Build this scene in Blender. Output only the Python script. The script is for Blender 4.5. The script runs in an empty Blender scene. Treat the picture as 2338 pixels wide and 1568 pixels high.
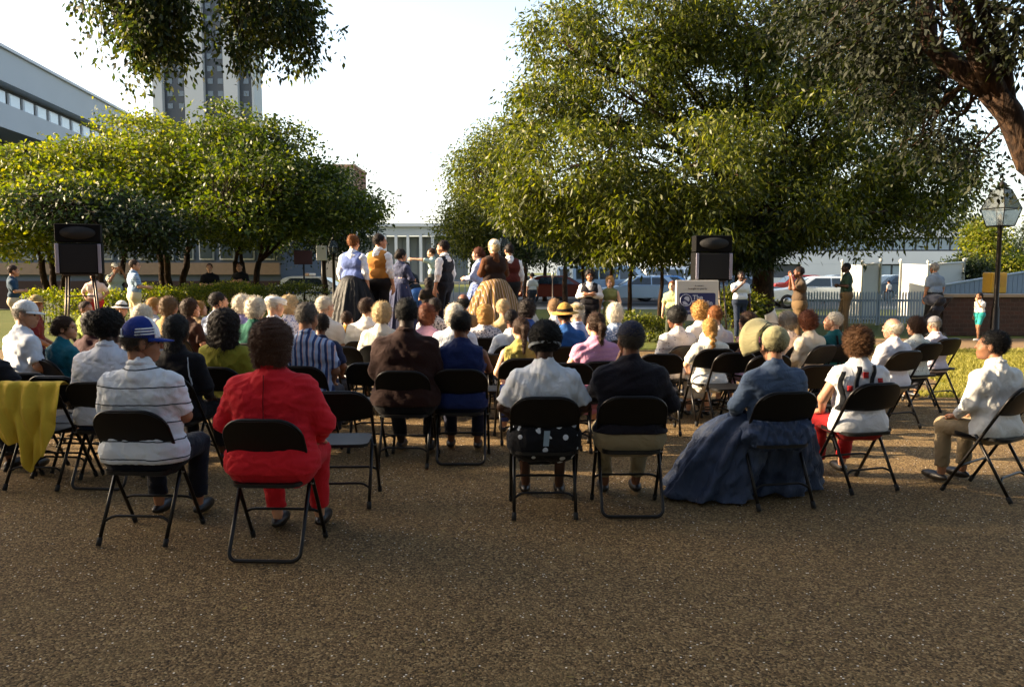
import bpy, bmesh, math, random
import numpy as np
from mathutils import Vector, Matrix
SC = bpy.context.scene
COL = SC.collection
R = math.radians
# ------------------------------------------------------------------ camera, sky, sun, exposure
CAMH = 1.6; FPX = 1800.0; PITCH = math.atan(164 / 1800.0)      # measured on a 2338 x 1568 view of the photo
cam = bpy.data.cameras.new("camera"); camo = bpy.data.objects.new("camera", cam); COL.objects.link(camo)
cam.lens = FPX / 2338 * 36; cam.sensor_width = 36; cam.clip_end = 2000; cam.clip_start = 0.05
camo.location = (0, 0, CAMH); camo.rotation_euler = (math.pi / 2 - PITCH, 0, 0); SC.camera = camo
SUN_EL = R(21); SUN_AZ = R(-87)          # azimuth from +Y, negative = to the left
W = bpy.data.worlds.new("World"); SC.world = W; W.use_nodes = True
nt = W.node_tree; bg = nt.nodes["Background"]; sky = nt.nodes.new("ShaderNodeTexSky")
sky.sky_type = 'NISHITA'; sky.sun_disc = False; sky.sun_elevation = SUN_EL; sky.sun_rotation = SUN_AZ
sky.air_density = 1.0; sky.dust_density = 4.0; sky.ozone_density = 0.3; sky.altitude = 100
tcw = nt.nodes.new("ShaderNodeTexCoord"); sxw = nt.nodes.new("ShaderNodeSeparateXYZ"); nt.links.new(tcw.outputs['Generated'], sxw.inputs[0])
m1 = nt.nodes.new("ShaderNodeMath"); m1.operation = 'SUBTRACT'; m1.use_clamp = True; m1.inputs[0].default_value = 1.0; nt.links.new(sxw.outputs[2], m1.inputs[1])
m2 = nt.nodes.new("ShaderNodeMath"); m2.operation = 'POWER'; nt.links.new(m1.outputs[0], m2.inputs[0]); m2.inputs[1].default_value = 2.6      # pale summer haze, thickest low in the sky
hz = nt.nodes.new("ShaderNodeMix"); hz.data_type = 'RGBA'; hz.blend_type = 'ADD'; nt.links.new(m2.outputs[0], hz.inputs[0]); nt.links.new(sky.outputs[0], hz.inputs[6]); hz.inputs[7].default_value = (1.6, 1.66, 1.56, 1)
nt.links.new(hz.outputs[2], bg.inputs[0]); bg.inputs[1].default_value = 0.11
sd = bpy.data.lights.new("sun", 'SUN'); so = bpy.data.objects.new("sun", sd); COL.objects.link(so)
sd.energy = 5.0; sd.angle = R(0.6); sd.color = (1.0, 0.80, 0.55)
SV = Vector((math.sin(SUN_AZ) * math.cos(SUN_EL), math.cos(SUN_AZ) * math.cos(SUN_EL), math.sin(SUN_EL)))
so.rotation_euler = SV.to_track_quat('Z', 'Y').to_euler(); so.location = (-30, 10, 20)
SC.view_settings.view_transform = 'Standard'; SC.view_settings.look = 'None'
SC.view_settings.exposure = 1.9; SC.view_settings.gamma = 1.0; SC.view_settings.use_curve_mapping = False
SC.render.engine = 'CYCLES'
SC.cycles.max_bounces = 6; SC.cycles.transparent_max_bounces = 8

def ray(x, y):
    r = (x - 1169) / FPX; u = (784 - y) / FPX; c, s = math.cos(PITCH), math.sin(PITCH)
    return r, c + u * s, -s + u * c
def at(x, y, Y):
    dx, dy, dz = ray(x, y); t = Y / dy
    return Vector((t * dx, Y, CAMH + t * dz))
def gnd(x, y):
    dx, dy, dz = ray(x, y); t = -CAMH / dz
    return Vector((t * dx, t * dy, 0))
# ------------------------------------------------------------------ materials
def srgb(h):
    h = h.lstrip('#'); o = []
    for i in (0, 2, 4):
        c = int(h[i:i+2], 16) / 255; o.append(c / 12.92 if c <= .04045 else ((c + .055) / 1.055) ** 2.4)
    return (*o, 1)
_M = {}
class N:
    def __init__(s, name):
        s.m = bpy.data.materials.new(name); s.m.use_nodes = True; s.t = s.m.node_tree
        s.b = s.t.nodes["Principled BSDF"]
    def n(s, typ, **kw):
        x = s.t.nodes.new("ShaderNode" + typ)
        for k, v in kw.items():
            if hasattr(x, k) and not k[0].isupper(): setattr(x, k, v)
            else: x.inputs[k.replace('_', ' ')].default_value = v
        return x
    def l(s, a, b): s.t.links.new(a, b)
    def coord(s, which='Object', scale=(1, 1, 1), rot=(0, 0, 0)):
        tc = s.n("TexCoord"); mp = s.n("Mapping"); s.l(tc.outputs[which], mp.inputs[0])
        mp.inputs['Scale'].default_value = scale; mp.inputs['Rotation'].default_value = rot
        return mp.outputs[0]
    def noise(s, sc, det=4, co=None, dist=0):
        x = s.n("TexNoise"); x.inputs['Scale'].default_value = sc; x.inputs['Detail'].default_value = det
        x.inputs['Distortion'].default_value = dist
        if co: s.l(co, x.inputs['Vector'])
        return x.outputs['Fac']
    def ramp(s, fac, stops, interp='LINEAR'):
        x = s.n("ValToRGB"); s.l(fac, x.inputs[0]); e = x.color_ramp.elements; x.color_ramp.interpolation = interp
        while len(e) < len(stops): e.new(0.5)
        for i, (p, c) in enumerate(stops): e[i].position = p; e[i].color = c if len(c) == 4 else (*c, 1)
        return x.outputs[0]
    def mix(s, fac, a, b, mode='MIX'):
        x = s.n("Mix", data_type='RGBA', blend_type=mode)
        for v, i in ((fac, 0), (a, 6), (b, 7)):
            if isinstance(v, (float, int)): x.inputs[i].default_value = v
            elif isinstance(v, tuple): x.inputs[i].default_value = v
            else: s.l(v, x.inputs[i])
        return x.outputs[2]
    def math(s, op, a, b=0.0, c=0.0):
        x = s.n("Math", operation=op)
        for i, v in enumerate((a, b, c)):
            if isinstance(v, (float, int)): x.inputs[i].default_value = v
            else: s.l(v, x.inputs[i])
        return x.outputs[0]
    def bump(s, h, strength=.3, dist=.01):
        x = s.n("Bump"); x.inputs['Strength'].default_value = strength; x.inputs['Distance'].default_value = dist
        s.l(h, x.inputs['Height']); s.l(x.outputs[0], s.b.inputs['Normal'])
    def set(s, col=None, rough=.6, metal=0, spec=.5):
        if col is not None:
            if isinstance(col, tuple): s.b.inputs['Base Color'].default_value = col
            else: s.l(col, s.b.inputs['Base Color'])
        s.b.inputs['Roughness'].default_value = rough; s.b.inputs['Metallic'].default_value = metal
        s.b.inputs['Specular IOR Level'].default_value = spec
        return s
def dk(c, k): return (c[0] * k, c[1] * k, c[2] * k, 1)
def solid(name, hexc, rough=.6, metal=0, var=.15, sc=8, spec=.5, bump=0):
    key = ('s', name, hexc, rough, metal)
    if key in _M: return _M[key]
    q = N(name); c = srgb(hexc); co = q.coord()
    f = q.noise(sc, 5, co)
    q.set(q.mix(f, dk(c, 1 - var), dk(c, 1 + var)), rough, metal, spec)
    if bump: q.bump(q.noise(sc * 6, 4, co), bump, .01)
    _M[key] = q.m; return q.m
def fabric(hexc, pat=None, hex2='#ffffff', sc=1.0):
    key = ('f', hexc, pat, hex2, sc)
    if key in _M: return _M[key]
    q = N("fabric"); c = srgb(hexc); co = q.coord(); base = q.mix(q.noise(9, 3, co), dk(c, .88), dk(c, 1.08)); c2 = srgb(hex2)
    sx = q.n("SeparateXYZ"); q.l(co, sx.inputs[0]); X, Y, Z = sx.outputs
    wob = q.math('MULTIPLY', q.noise(5, 2, co), .03)
    def lines(v, period, frac, off=0.0):
        a = q.math('FRACT', q.math('MULTIPLY', q.math('ADD', q.math('ADD', v, wob), 10 + off), 1 / period))
        return q.math('LESS_THAN', a, frac)
    if pat == 'hlines': base = q.mix(lines(Z, .085 * sc, .07), base, c2)
    elif pat == 'hstripes': base = q.mix(lines(Z, .06 * sc, .5), base, c2)
    elif pat == 'vstripes':
        base = q.mix(lines(X, .05 * sc, .42), base, c2)
        base = q.mix(q.math('MULTIPLY', lines(X, .05 * sc, .16, .03), .8), base, srgb('#c9a9a0'))
    elif pat == 'pinstripe': base = q.mix(lines(X, .022 * sc, .3), base, c2)
    elif pat == 'plaid':
        base = q.mix(q.math('MULTIPLY', lines(X, .05, .35), .6), base, c2); base = q.mix(q.math('MULTIPLY', lines(Z, .05, .35), .6), base, c2)
    elif pat in ('dots', 'bigdots', 'floral'):
        v = q.n("TexVoronoi", feature='F1'); q.l(co, v.inputs['Vector'])
        v.inputs['Scale'].default_value = {'dots': 28, 'bigdots': 11, 'floral': 40}[pat] / sc
        v.inputs['Randomness'].default_value = {'dots': .55, 'bigdots': .7, 'floral': 1}[pat]
        base = q.mix(q.math('LESS_THAN', v.outputs['Distance'], {'dots': .2, 'bigdots': .22, 'floral': .38}[pat]), base, c2)
    q.set(base, .85, 0, .25)
    h = q.math('ADD', q.math('MULTIPLY', q.noise(10, 4, co, 2.0), 1.0), q.math('MULTIPLY', q.noise(350, 1, co), .08))
    q.bump(h, .55, .016)
    q.b.inputs['Sheen Weight'].default_value = .05
    _M[key] = q.m; return q.m
def satin(hexc):
    key = ('sat', hexc)
    if key in _M: return _M[key]
    q = N("satin_fabric"); c = srgb(hexc); co = q.coord(scale=(1, 1, .35))
    q.set(q.mix(q.noise(10, 3, co), dk(c, .8), dk(c, 1.15)), .6, 0, .3); q.bump(q.noise(14, 3, co, 1.5), .7, .02)
    _M[key] = q.m; return q.m
def skin(hexc):
    key = ('k', hexc)
    if key in _M: return _M[key]
    q = N("skin"); c = srgb(hexc); co = q.coord()
    f = q.noise(14, 4, co); q.set(q.mix(f, dk(c, .85), (c[0] * 1.12, c[1] * 1.02, c[2] * .98, 1)), .52, 0, .4)
    q.b.inputs['Subsurface Weight'].default_value = .08; q.b.inputs['Subsurface Radius'].default_value = (.02, .008, .004)
    q.b.inputs['Subsurface Scale'].default_value = .5
    _M[key] = q.m; return q.m
def hairmat(hexc):
    key = ('h', hexc)
    if key in _M: return _M[key]
    q = N("hair"); c = srgb(hexc); co = q.coord(scale=(3, 3, .6))
    f = q.noise(38, 4, co, .8); q.set(q.mix(f, dk(c, .5), dk(c, 1.5)), .62, 0, .3)
    q.bump(q.noise(90, 4, co, .8), .6, .006)
    _M[key] = q.m; return q.m
SKIN = dict(l='#bf8f70', p='#d2a486', t='#9d7052', b='#3f2618', m='#6e4630', d='#2c1a12')
HAIR = dict(black='#0b0907', dark='#1d120b', brown='#35200f', auburn='#5a2c12', grey='#8c8478', white='#cfc6b4', blond='#a47a3e', ginger='#7c4a1e', salt='#4a433b', lt='#b8a27a')
# ------------------------------------------------------------------ mesh collecting
class G:
    def __init__(s): s.v = []; s.f = []; s.n = 0
    def raw(s, v, f, M=None):
        v = np.asarray(v, float)
        if M is not None: v = v @ np.array(M.to_3x3()).T + np.array(M.translation)
        s.v.append(v); s.f += [tuple(int(i) + s.n for i in q) for q in f]; s.n += len(v); return s
    def box(s, c, d, M=None, taper=1.0):
        x, y, z = d[0] / 2, d[1] / 2, d[2] / 2; v = []
        for k, t in ((-1, 1.0), (1, taper)):
            v += [(c[0] - x * t, c[1] - y * t, c[2] + k * z), (c[0] + x * t, c[1] - y * t, c[2] + k * z), (c[0] + x * t, c[1] + y * t, c[2] + k * z), (c[0] - x * t, c[1] + y * t, c[2] + k * z)]
        return s.raw(v, [(3, 2, 1, 0), (4, 5, 6, 7), (0, 1, 5, 4), (1, 2, 6, 5), (2, 3, 7, 6), (3, 0, 4, 7)], M)
    def rbox(s, c, d, b=.01, M=None, seg=2):
        bm = bmesh.new(); bmesh.ops.create_cube(bm, size=1)
        for v in bm.verts: v.co = Vector((v.co.x * d[0] + c[0], v.co.y * d[1] + c[1], v.co.z * d[2] + c[2]))
        bmesh.ops.bevel(bm, geom=bm.edges[:], offset=b, segments=seg, affect='EDGES', profile=.5)
        bm.verts.index_update(); s.raw([v.co[:] for v in bm.verts], [[v.index for v in f.verts] for f in bm.faces], M); bm.free(); return s
    def tube(s, pts, r, n=8, cap=True, M=None):
        P = [Vector(p) for p in pts]; rs = r if isinstance(r, (list, tuple)) else [r] * len(P)
        v = []; f = []; up = None
        for i, p in enumerate(P):
            t = (P[min(i + 1, len(P) - 1)] - P[max(i - 1, 0)])
            if t.length < 1e-9: t = Vector((0, 0, 1))
            t.normalize()
            if up is None: up = t.orthogonal().normalized()
            else:
                up = up - t * up.dot(t)
                up = up.normalized() if up.length > 1e-6 else t.orthogonal().normalized()
            w = t.cross(up)
            for k in range(n):
                a = 2 * math.pi * k / n; v.append(p + (up * math.cos(a) + w * math.sin(a)) * rs[i])
        for i in range(len(P) - 1):
            for k in range(n):
                k2 = (k + 1) % n; f.append((i * n + k, i * n + k2, (i + 1) * n + k2, (i + 1) * n + k))
        if cap: f.append(tuple(range(n))[::-1]); f.append(tuple((len(P) - 1) * n + k for k in range(n)))
        return s.raw([tuple(q) for q in v], f, M)
    def lathe(s, prof, n=24, c=(0, 0, 0), M=None, fn=None, close=True):
        v = []; f = []
        for i, (r, z) in enumerate(prof):
            for k in range(n):
                a = 2 * math.pi * k / n; rr = r if fn is None else fn(r, z, a, i)
                v.append((c[0] + rr * math.cos(a), c[1] + rr * math.sin(a), c[2] + z))
        for i in range(len(prof) - 1):
            for k in range(n):
                k2 = (k + 1) % n; f.append((i * n + k, i * n + k2, (i + 1) * n + k2, (i + 1) * n + k))
        if close: f.append(tuple(range(n))[::-1]); f.append(tuple((len(prof) - 1) * n + k for k in range(n)))
        return s.raw(v, f, M)
    def prism(s, poly, y0, y1, M=None, inset=0):      # polygon in XZ extruded along Y
        n = len(poly); v = [(x, y0, z) for x, z in poly] + [(x, y1, z) for x, z in poly]
        f = [tuple(range(n)), tuple(range(2 * n - 1, n - 1, -1))] + [(i, i + n, (i + 1) % n + n, (i + 1) % n) for i in range(n)]
        return s.raw(v, f, M)
    def obj(s, name, mat, parent=None, smooth=False, sharp=None):
        me = bpy.data.meshes.new(name)
        V = np.concatenate(s.v) if s.v else np.zeros((0, 3))
        me.from_pydata(V.tolist(), [], s.f); me.update()
        if smooth: me.shade_smooth()
        if sharp is not None:
            me.shade_smooth()
            try: me.set_sharp_from_angle(angle=R(sharp))
            except Exception: pass
        me.materials.append(mat)
        o = bpy.data.objects.new(name, me); COL.objects.link(o)
        if parent: o.parent = parent
        return o
def mesh_np(name, V, Q, mat, parent=None, smooth=True):
    me = bpy.data.meshes.new(name); nv, nq = len(V), len(Q); k = Q.shape[1] if nq else 4
    me.vertices.add(nv); me.vertices.foreach_set('co', V.astype(np.float32).ravel())
    me.loops.add(nq * k); me.loops.foreach_set('vertex_index', Q.astype(np.int32).ravel())
    me.polygons.add(nq); me.polygons.foreach_set('loop_start', np.arange(0, nq * k, k, dtype=np.int32))
    try: me.polygons.foreach_set('loop_total', np.full(nq, k, dtype=np.int32))
    except Exception: pass
    me.update(calc_edges=True); me.validate()
    if smooth: me.shade_smooth()
    me.materials.append(mat); o = bpy.data.objects.new(name, me); COL.objects.link(o)
    if parent: o.parent = parent
    return o
def tag(o, label=None, cat=None, group=None, kind=None):
    if label: o['label'] = label
    if cat: o['category'] = cat
    if group: o['group'] = group
    if kind: o['kind'] = kind
    return o
def empty(name, loc=(0, 0, 0), rz=0):
    o = bpy.data.objects.new(name, None); COL.objects.link(o); o.location = loc; o.rotation_euler = (0, 0, rz); o.empty_display_size = .1
    return o
def kids(o): return [c for c in bpy.data.objects if c.parent == o]
def copy_tree(o, parent=None, src=None):
    c = o.copy(); COL.objects.link(c); c.parent = parent
    for ch in o.children: copy_tree(ch, c)
    return c
# ------------------------------------------------------------------ SDF bodies -> surface nets
def cone(a, b, ra, rb, sq=1.0, cap=False, k=None, sub=False):
    return dict(t='c', a=np.array(a, float), b=np.array(b, float), ra=ra, rb=rb, sq=sq, cap=cap, k=k, sub=sub)
def ell(c, r, Rm=None, k=None, sub=False):
    return dict(t='e', c=np.array(c, float), r=np.array(r, float), R=Rm, k=k, sub=sub)
def grow(prims, d):
    o = []
    for p in prims:
        p = dict(p)
        if p['t'] == 'c': p['ra'] += d; p['rb'] += d
        else: p['r'] = p['r'] + d
        o.append(p)
    return o
def wr(seed):
    rg = np.random.RandomState(seed); ks = rg.normal(size=(4, 3)); ph = rg.uniform(0, 6, 4)
    def f(x, y, z, wl):
        q = 6.28 / wl
        w1 = np.sin(q * .4 * (ks[0, 0] * x + ks[0, 1] * y + ks[0, 2] * z) + ph[0])
        w2 = np.sin(q * .5 * (ks[1, 0] * x + ks[1, 1] * y + ks[1, 2] * z) + ph[1] + w1)
        a = np.sin(q * (.5 * ks[2, 0] * x + .35 * y + .8 * z) + 2.2 * w1 + 1.3 * w2)
        b = np.sin(q * 1.1 * (.5 * x + .4 * ks[3, 1] * y - .7 * z) + 1.8 * w2 + ph[3])
        return .6 * a + .4 * b
    return f
def sdf(prims, vox, k=.04, amp=0, wl=.09, seed=0, cuts=()):
    lo = np.full(3, 1e9); hi = np.full(3, -1e9)
    for p in prims:
        if p['sub']: continue
        if p['t'] == 'c':
            m = max(p['ra'], p['rb']); a, b = np.minimum(p['a'], p['b']) - m, np.maximum(p['a'], p['b']) + m
        else: m = p['r'].max() if p['R'] is not None else p['r']; a, b = p['c'] - m, p['c'] + m
        p['lo'], p['hi'] = a, b; lo = np.minimum(lo, a); hi = np.maximum(hi, b)
    lo -= 3 * vox + amp; hi += 3 * vox + amp
    n = np.ceil((hi - lo) / vox).astype(int) + 1
    ax = [lo[i] + vox * np.arange(n[i]) for i in range(3)]
    F = np.full(n, .2)
    for p in prims:
        kk = p['k'] if p['k'] is not None else k
        mg = kk + 2.5 * vox + amp
        if p['sub']:
            if p['t'] == 'c': m = max(p['ra'], p['rb']); a, b = np.minimum(p['a'], p['b']) - m, np.maximum(p['a'], p['b']) + m
            else: a, b = p['c'] - p['r'].max(), p['c'] + p['r'].max()
        else: a, b = p['lo'], p['hi']
        i0 = np.clip(((a - mg - lo) / vox).astype(int), 0, n - 1); i1 = np.clip(((b + mg - lo) / vox).astype(int) + 2, 1, n)
        sl = tuple(slice(i0[i], i1[i]) for i in range(3))
        x = ax[0][sl[0]][:, None, None]; y = ax[1][sl[1]][None, :, None]; z = ax[2][sl[2]][None, None, :]
        if p['t'] == 'c':
            sq = p['sq']; A, B = p['a'].copy(), p['b'].copy(); my = (A[1] + B[1]) / 2
            yy = (y - my) / sq; ay, by = (A[1] - my) / sq, (B[1] - my) / sq
            d = np.array([B[0] - A[0], by - ay, B[2] - A[2]]); L2 = max(d @ d, 1e-9)
            t = np.clip(((x - A[0]) * d[0] + (yy - ay) * d[1] + (z - A[2]) * d[2]) / L2, 0, 1)
            D = np.sqrt((x - A[0] - t * d[0]) ** 2 + (yy - ay - t * d[1]) ** 2 + (z - A[2] - t * d[2]) ** 2) - (p['ra'] + t * (p['rb'] - p['ra']))
            if p['cap']:
                L = math.sqrt(L2); e = d / L
                D = np.maximum(D, (x - B[0]) * e[0] + (yy - by) * e[1] + (z - B[2]) * e[2])
        else:
            q0, q1, q2 = x - p['c'][0], y - p['c'][1], z - p['c'][2]
            if p['R'] is not None:
                Rm = p['R']; q0, q1, q2 = (q0 * Rm[0][0] + q1 * Rm[1][0] + q2 * Rm[2][0]), (q0 * Rm[0][1] + q1 * Rm[1][1] + q2 * Rm[2][1]), (q0 * Rm[0][2] + q1 * Rm[1][2] + q2 * Rm[2][2])
            r = p['r']; k0 = np.sqrt((q0 / r[0]) ** 2 + (q1 / r[1]) ** 2 + (q2 / r[2]) ** 2)
            D = (k0 - 1) * r.min() * .5 + (k0 - 1) * r.mean() * .5
        Fs = F[sl]
        if p['sub']:
            D = -D; h = np.maximum(kk - np.abs(Fs - D), 0) / max(kk, 1e-6); F[sl] = np.maximum(Fs, D) + h * h * kk / 4
        else:
            h = np.maximum(kk - np.abs(Fs - D), 0) / max(kk, 1e-6); F[sl] = np.minimum(Fs, D) - h * h * kk / 4
    x = ax[0][:, None, None]; y = ax[1][None, :, None]; z = ax[2][None, None, :]
    if amp:
        F += amp * wr(seed)(x, y, z, wl)
    for c in cuts: F = np.maximum(F, c(x, y, z))
    F[0], F[-1], F[:, 0], F[:, -1], F[:, :, 0], F[:, :, -1] = (.2,) * 6
    S = F < 0
    C = [S[a:n[0] - 1 + a, b:n[1] - 1 + b, c:n[2] - 1 + c] for a in (0, 1) for b in (0, 1) for c in (0, 1)]
    anyc = C[0].copy(); allc = C[0].copy()
    for c_ in C[1:]: anyc |= c_; allc &= c_
    act = anyc & ~allc; idx = np.argwhere(act); m = len(idx)
    if m == 0: return np.zeros((0, 3)), np.zeros((0, 4), int)
    vid = np.full(act.shape, -1); vid[act] = np.arange(m)
    cs = [(a, b, c) for a in (0, 1) for b in (0, 1) for c in (0, 1)]
    acc = np.zeros((m, 3)); cnt = np.zeros(m)
    for u in range(8):
        for v in range(u + 1, 8):
            cu, cv = np.array(cs[u]), np.array(cs[v])
            if np.abs(cu - cv).sum() != 1: continue
            fu = F[tuple((idx + cu).T)]; fv = F[tuple((idx + cv).T)]; g = (fu < 0) != (fv < 0)
            t = np.where(g, fu / np.where(g, fu - fv, 1), 0)
            acc += np.where(g[:, None], cu + t[:, None] * (cv - cu), 0); cnt += g
    V = (idx + acc / np.maximum(cnt, 1)[:, None]) * vox + lo
    Q = []
    for a in range(3):
        b, c = (a + 1) % 3, (a + 2) % 3
        s0 = [slice(None)] * 3; s1 = [slice(None)] * 3; s0[a] = slice(0, -1); s1[a] = slice(1, None)
        ch = S[tuple(s0)] != S[tuple(s1)]
        e = np.argwhere(ch); e = e[(e[:, b] > 0) & (e[:, c] > 0) & (e[:, b] < n[b] - 1) & (e[:, c] < n[c] - 1)]
        if not len(e): continue
        def off(db, dc):
            q = e.copy(); q[:, b] += db; q[:, c] += dc; return vid[tuple(q.T)]
        quad = np.stack([off(-1, -1), off(0, -1), off(0, 0), off(-1, 0)], 1)
        ins = S[tuple(e.T)]; quad[~ins] = quad[~ins][:, ::-1]
        Q.append(quad)
    Q = np.concatenate(Q); Q = Q[(Q >= 0).all(1)]
    return V, Q
def joinvq(parts):
    V = []; Q = []; n = 0
    for v, q in parts:
        if len(v) == 0: continue
        V.append(v); Q.append(q + n); n += len(v)
    return np.concatenate(V), np.concatenate(Q)
def fuzz(V, Q, c, count, L, seed, down=.6, w=.0016):
    rg = np.random.RandomState(seed); i = rg.randint(0, len(V), count); p = V[i]; d = p - np.asarray(c); d /= np.linalg.norm(d, axis=1)[:, None] + 1e-9
    t = rg.normal(size=(count, 3)) * .45; t[:, 2] -= down; tip = d * .55 + t; tip /= np.linalg.norm(tip, axis=1)[:, None]
    Ls = L * rg.uniform(.4, 1.2, (count, 1)); s = np.cross(tip, d + .01); s /= np.linalg.norm(s, axis=1)[:, None] + 1e-9
    a = p - s * w; b = p + s * w; m = p + (tip * .6 + d * .25) * Ls; e = p + tip * Ls
    VV = np.stack([a, b, m + s * w * .7, m - s * w * .7], 1).reshape(-1, 3)
    V2 = np.stack([m - s * w * .7, m + s * w * .7, e + s * w * .2, e - s * w * .2], 1).reshape(-1, 3)
    q = np.arange(count * 4).reshape(-1, 4)
    return joinvq([(V, Q), (VV, q), (V2, q)])
# ------------------------------------------------------------------ people
def rotm(yaw, pitch=0, roll=0):
    return np.array((Matrix.Rotation(yaw, 3, 'Z') @ Matrix.Rotation(pitch, 3, 'X') @ Matrix.Rotation(roll, 3, 'Y')))
def xf(prims, Rm, c, s=1.0):
    o = []
    for p in prims:
        p = dict(p)
        if p['t'] == 'c':
            p['a'] = Rm @ (p['a'] * s) + c; p['b'] = Rm @ (p['b'] * s) + c; p['ra'] *= s; p['rb'] *= s
        else: p['c'] = Rm @ (p['c'] * s) + c; p['r'] = p['r'] * s; p['R'] = Rm if p['R'] is None else Rm @ p['R']
        o.append(p)
    return o
def head_prims():
    L = [ell((0, -.012, .012), (.074, .094, .092)), ell((0, .035, -.045), (.057, .055, .074), k=.03), ell((0, .066, -.100), (.026, .020, .019), k=.025),
         cone((-.028, .080, .014), (.028, .080, .014), .013, .013, k=.012), cone((0, .089, .004), (0, .103, -.036), .006, .0105, k=.010),
         ell((0, .086, -.066), (.024, .012, .007), k=.006), ell((0, .085, -.080), (.020, .012, .007), k=.006)]
    for s in (-1, 1):
        L += [ell((s * .031, .094, -.006), (.015, .012, .009), k=.010, sub=True), ell((s * .077, -.006, -.020), (.009, .019, .031), k=.012),
              ell((s * .090, .004, -.018), (.008, .010, .018), k=.006, sub=True), ell((s * .036, .058, -.045), (.026, .026, .024), k=.02)]
    return L
FACE = [ell((0, .088, -.040), (.063, .066, .098), k=.012, sub=True)]
EARS = [ell((s * .094, .004, -.030), (.026, .026, .034), k=.008, sub=True) for s in (-1, 1)]
def hair_prims(st):
    b = []
    if st == 'short': b = [ell((0, -.022, .024), (.081, .096, .093)), ell((0, .0, -.155), (.13, .15, .082), k=.01, sub=True)] + FACE + EARS
    elif st == 'crop': b = [ell((0, -.020, .020), (.077, .094, .091)), ell((0, .0, -.145), (.13, .15, .090), k=.01, sub=True)] + FACE + EARS
    elif st == 'bald': b = [ell((0, -.022, .002), (.081, .096, .086)), ell((0, .02, .085), (.095, .13, .075), k=.01, sub=True), ell((0, .0, -.155), (.13, .15, .08), k=.01, sub=True)] + FACE + EARS
    elif st == 'bob': b = [ell((0, -.020, .024), (.095, .112, .105)), ell((0, -.050, -.055), (.088, .070, .075), k=.05)] + FACE
    elif st == 'full': b = [ell((0, -.024, .022), (.108, .120, .112)), ell((0, -.050, -.075), (.100, .082, .085), k=.05)] + FACE
    elif st == 'curly': b = [ell((0, -.018, .026), (.102, .115, .106)), ell((0, -.045, -.05), (.09, .07, .06), k=.05)] + FACE
    elif st == 'afro': b = [ell((0, -.02, .03), (.108, .120, .112))] + FACE
    elif st == 'big': b = [ell((0, -.028, .02), (.128, .128, .118)), ell((0, -.06, -.09), (.135, .085, .12), k=.06), ell((0, -.08, -.2), (.11, .06, .09), k=.06)] + FACE
    elif st == 'long': b = [ell((0, -.022, .026), (.09, .108, .10)), cone((0, -.075, -.02), (0, -.115, -.27), .075, .055, .6, k=.05)] + FACE
    elif st == 'pony': b = [ell((0, -.020, .022), (.082, .099, .095)), cone((0, -.10, .03), (0, -.15, -.01), .022, .032, k=.02), cone((0, -.15, -.01), (0, -.14, -.24), .036, .014, k=.02), ell((0, .0, -.155), (.13, .10, .08), k=.01, sub=True)] + FACE + EARS
    elif st == 'braid':
        b = [ell((0, -.020, .022), (.088, .103, .098)), ell((0, -.06, -.05), (.07, .06, .07), k=.04)] + FACE
        b += [ell((.012 * (-1) ** i, -.115 - .02 * math.sin(i * .5), -.07 - .034 * i), (.033 - .0015 * i, .026, .027), k=.012) for i in range(10)]
    elif st == 'bun': b = [ell((0, -.020, .022), (.084, .099, .095)), ell((0, -.085, .075), (.045, .042, .042), k=.015), ell((0, .0, -.155), (.13, .15, .085), k=.01, sub=True)] + FACE + EARS
    elif st == 'updo': b = [ell((0, -.020, .022), (.088, .102, .097)), ell((0, -.10, -.02), (.06, .045, .055), k=.02)] + FACE + EARS
    return b
def nrm(v): v = np.array(v, float); return v / np.linalg.norm(v)
def hand_prims(wp, d, n, side, curl=.45, s=1.0):
    d = nrm(d); n = np.array(n, float); n = nrm(n - d * (n @ d)); t = np.cross(d, n) * side
    wp = np.array(wp); L = []
    for i, (o, ln, kl) in enumerate(((-.030, .060, .080), (-.010, .072, .088), (.010, .078, .090), (.029, .072, .084))):
        kn = wp + (d * kl + t * o - n * .003) * s
        L.append(cone(wp + (d * .012 + t * o * .55) * s, kn, .017 * s, .0125 * s, k=.012))
        a = curl * (.7 + .12 * (3 - i)); p = kn; ang = a * .6
        for j, fr in enumerate((.44, .31, .25)):
            dr = d * math.cos(ang) + n * math.sin(ang) + t * (.05 * (i - 1.5)) * (j == 0)
            q = p + dr * ln * fr * s; L.append(cone(p, q, (.0098 - .0012 * j) * s, (.0088 - .0012 * j) * s, k=.003)); p = q; ang += a
    p = wp + (d * .022 + t * .018 + n * .006) * s; q = p + (d * .030 + t * .028 + n * .012) * s; r = q + (d * .030 + t * .008 + n * .008) * s
    L += [cone(p, q, .015 * s, .012 * s, k=.012), cone(q, r, .0105 * s, .0085 * s, k=.003)]
    return L
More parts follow.
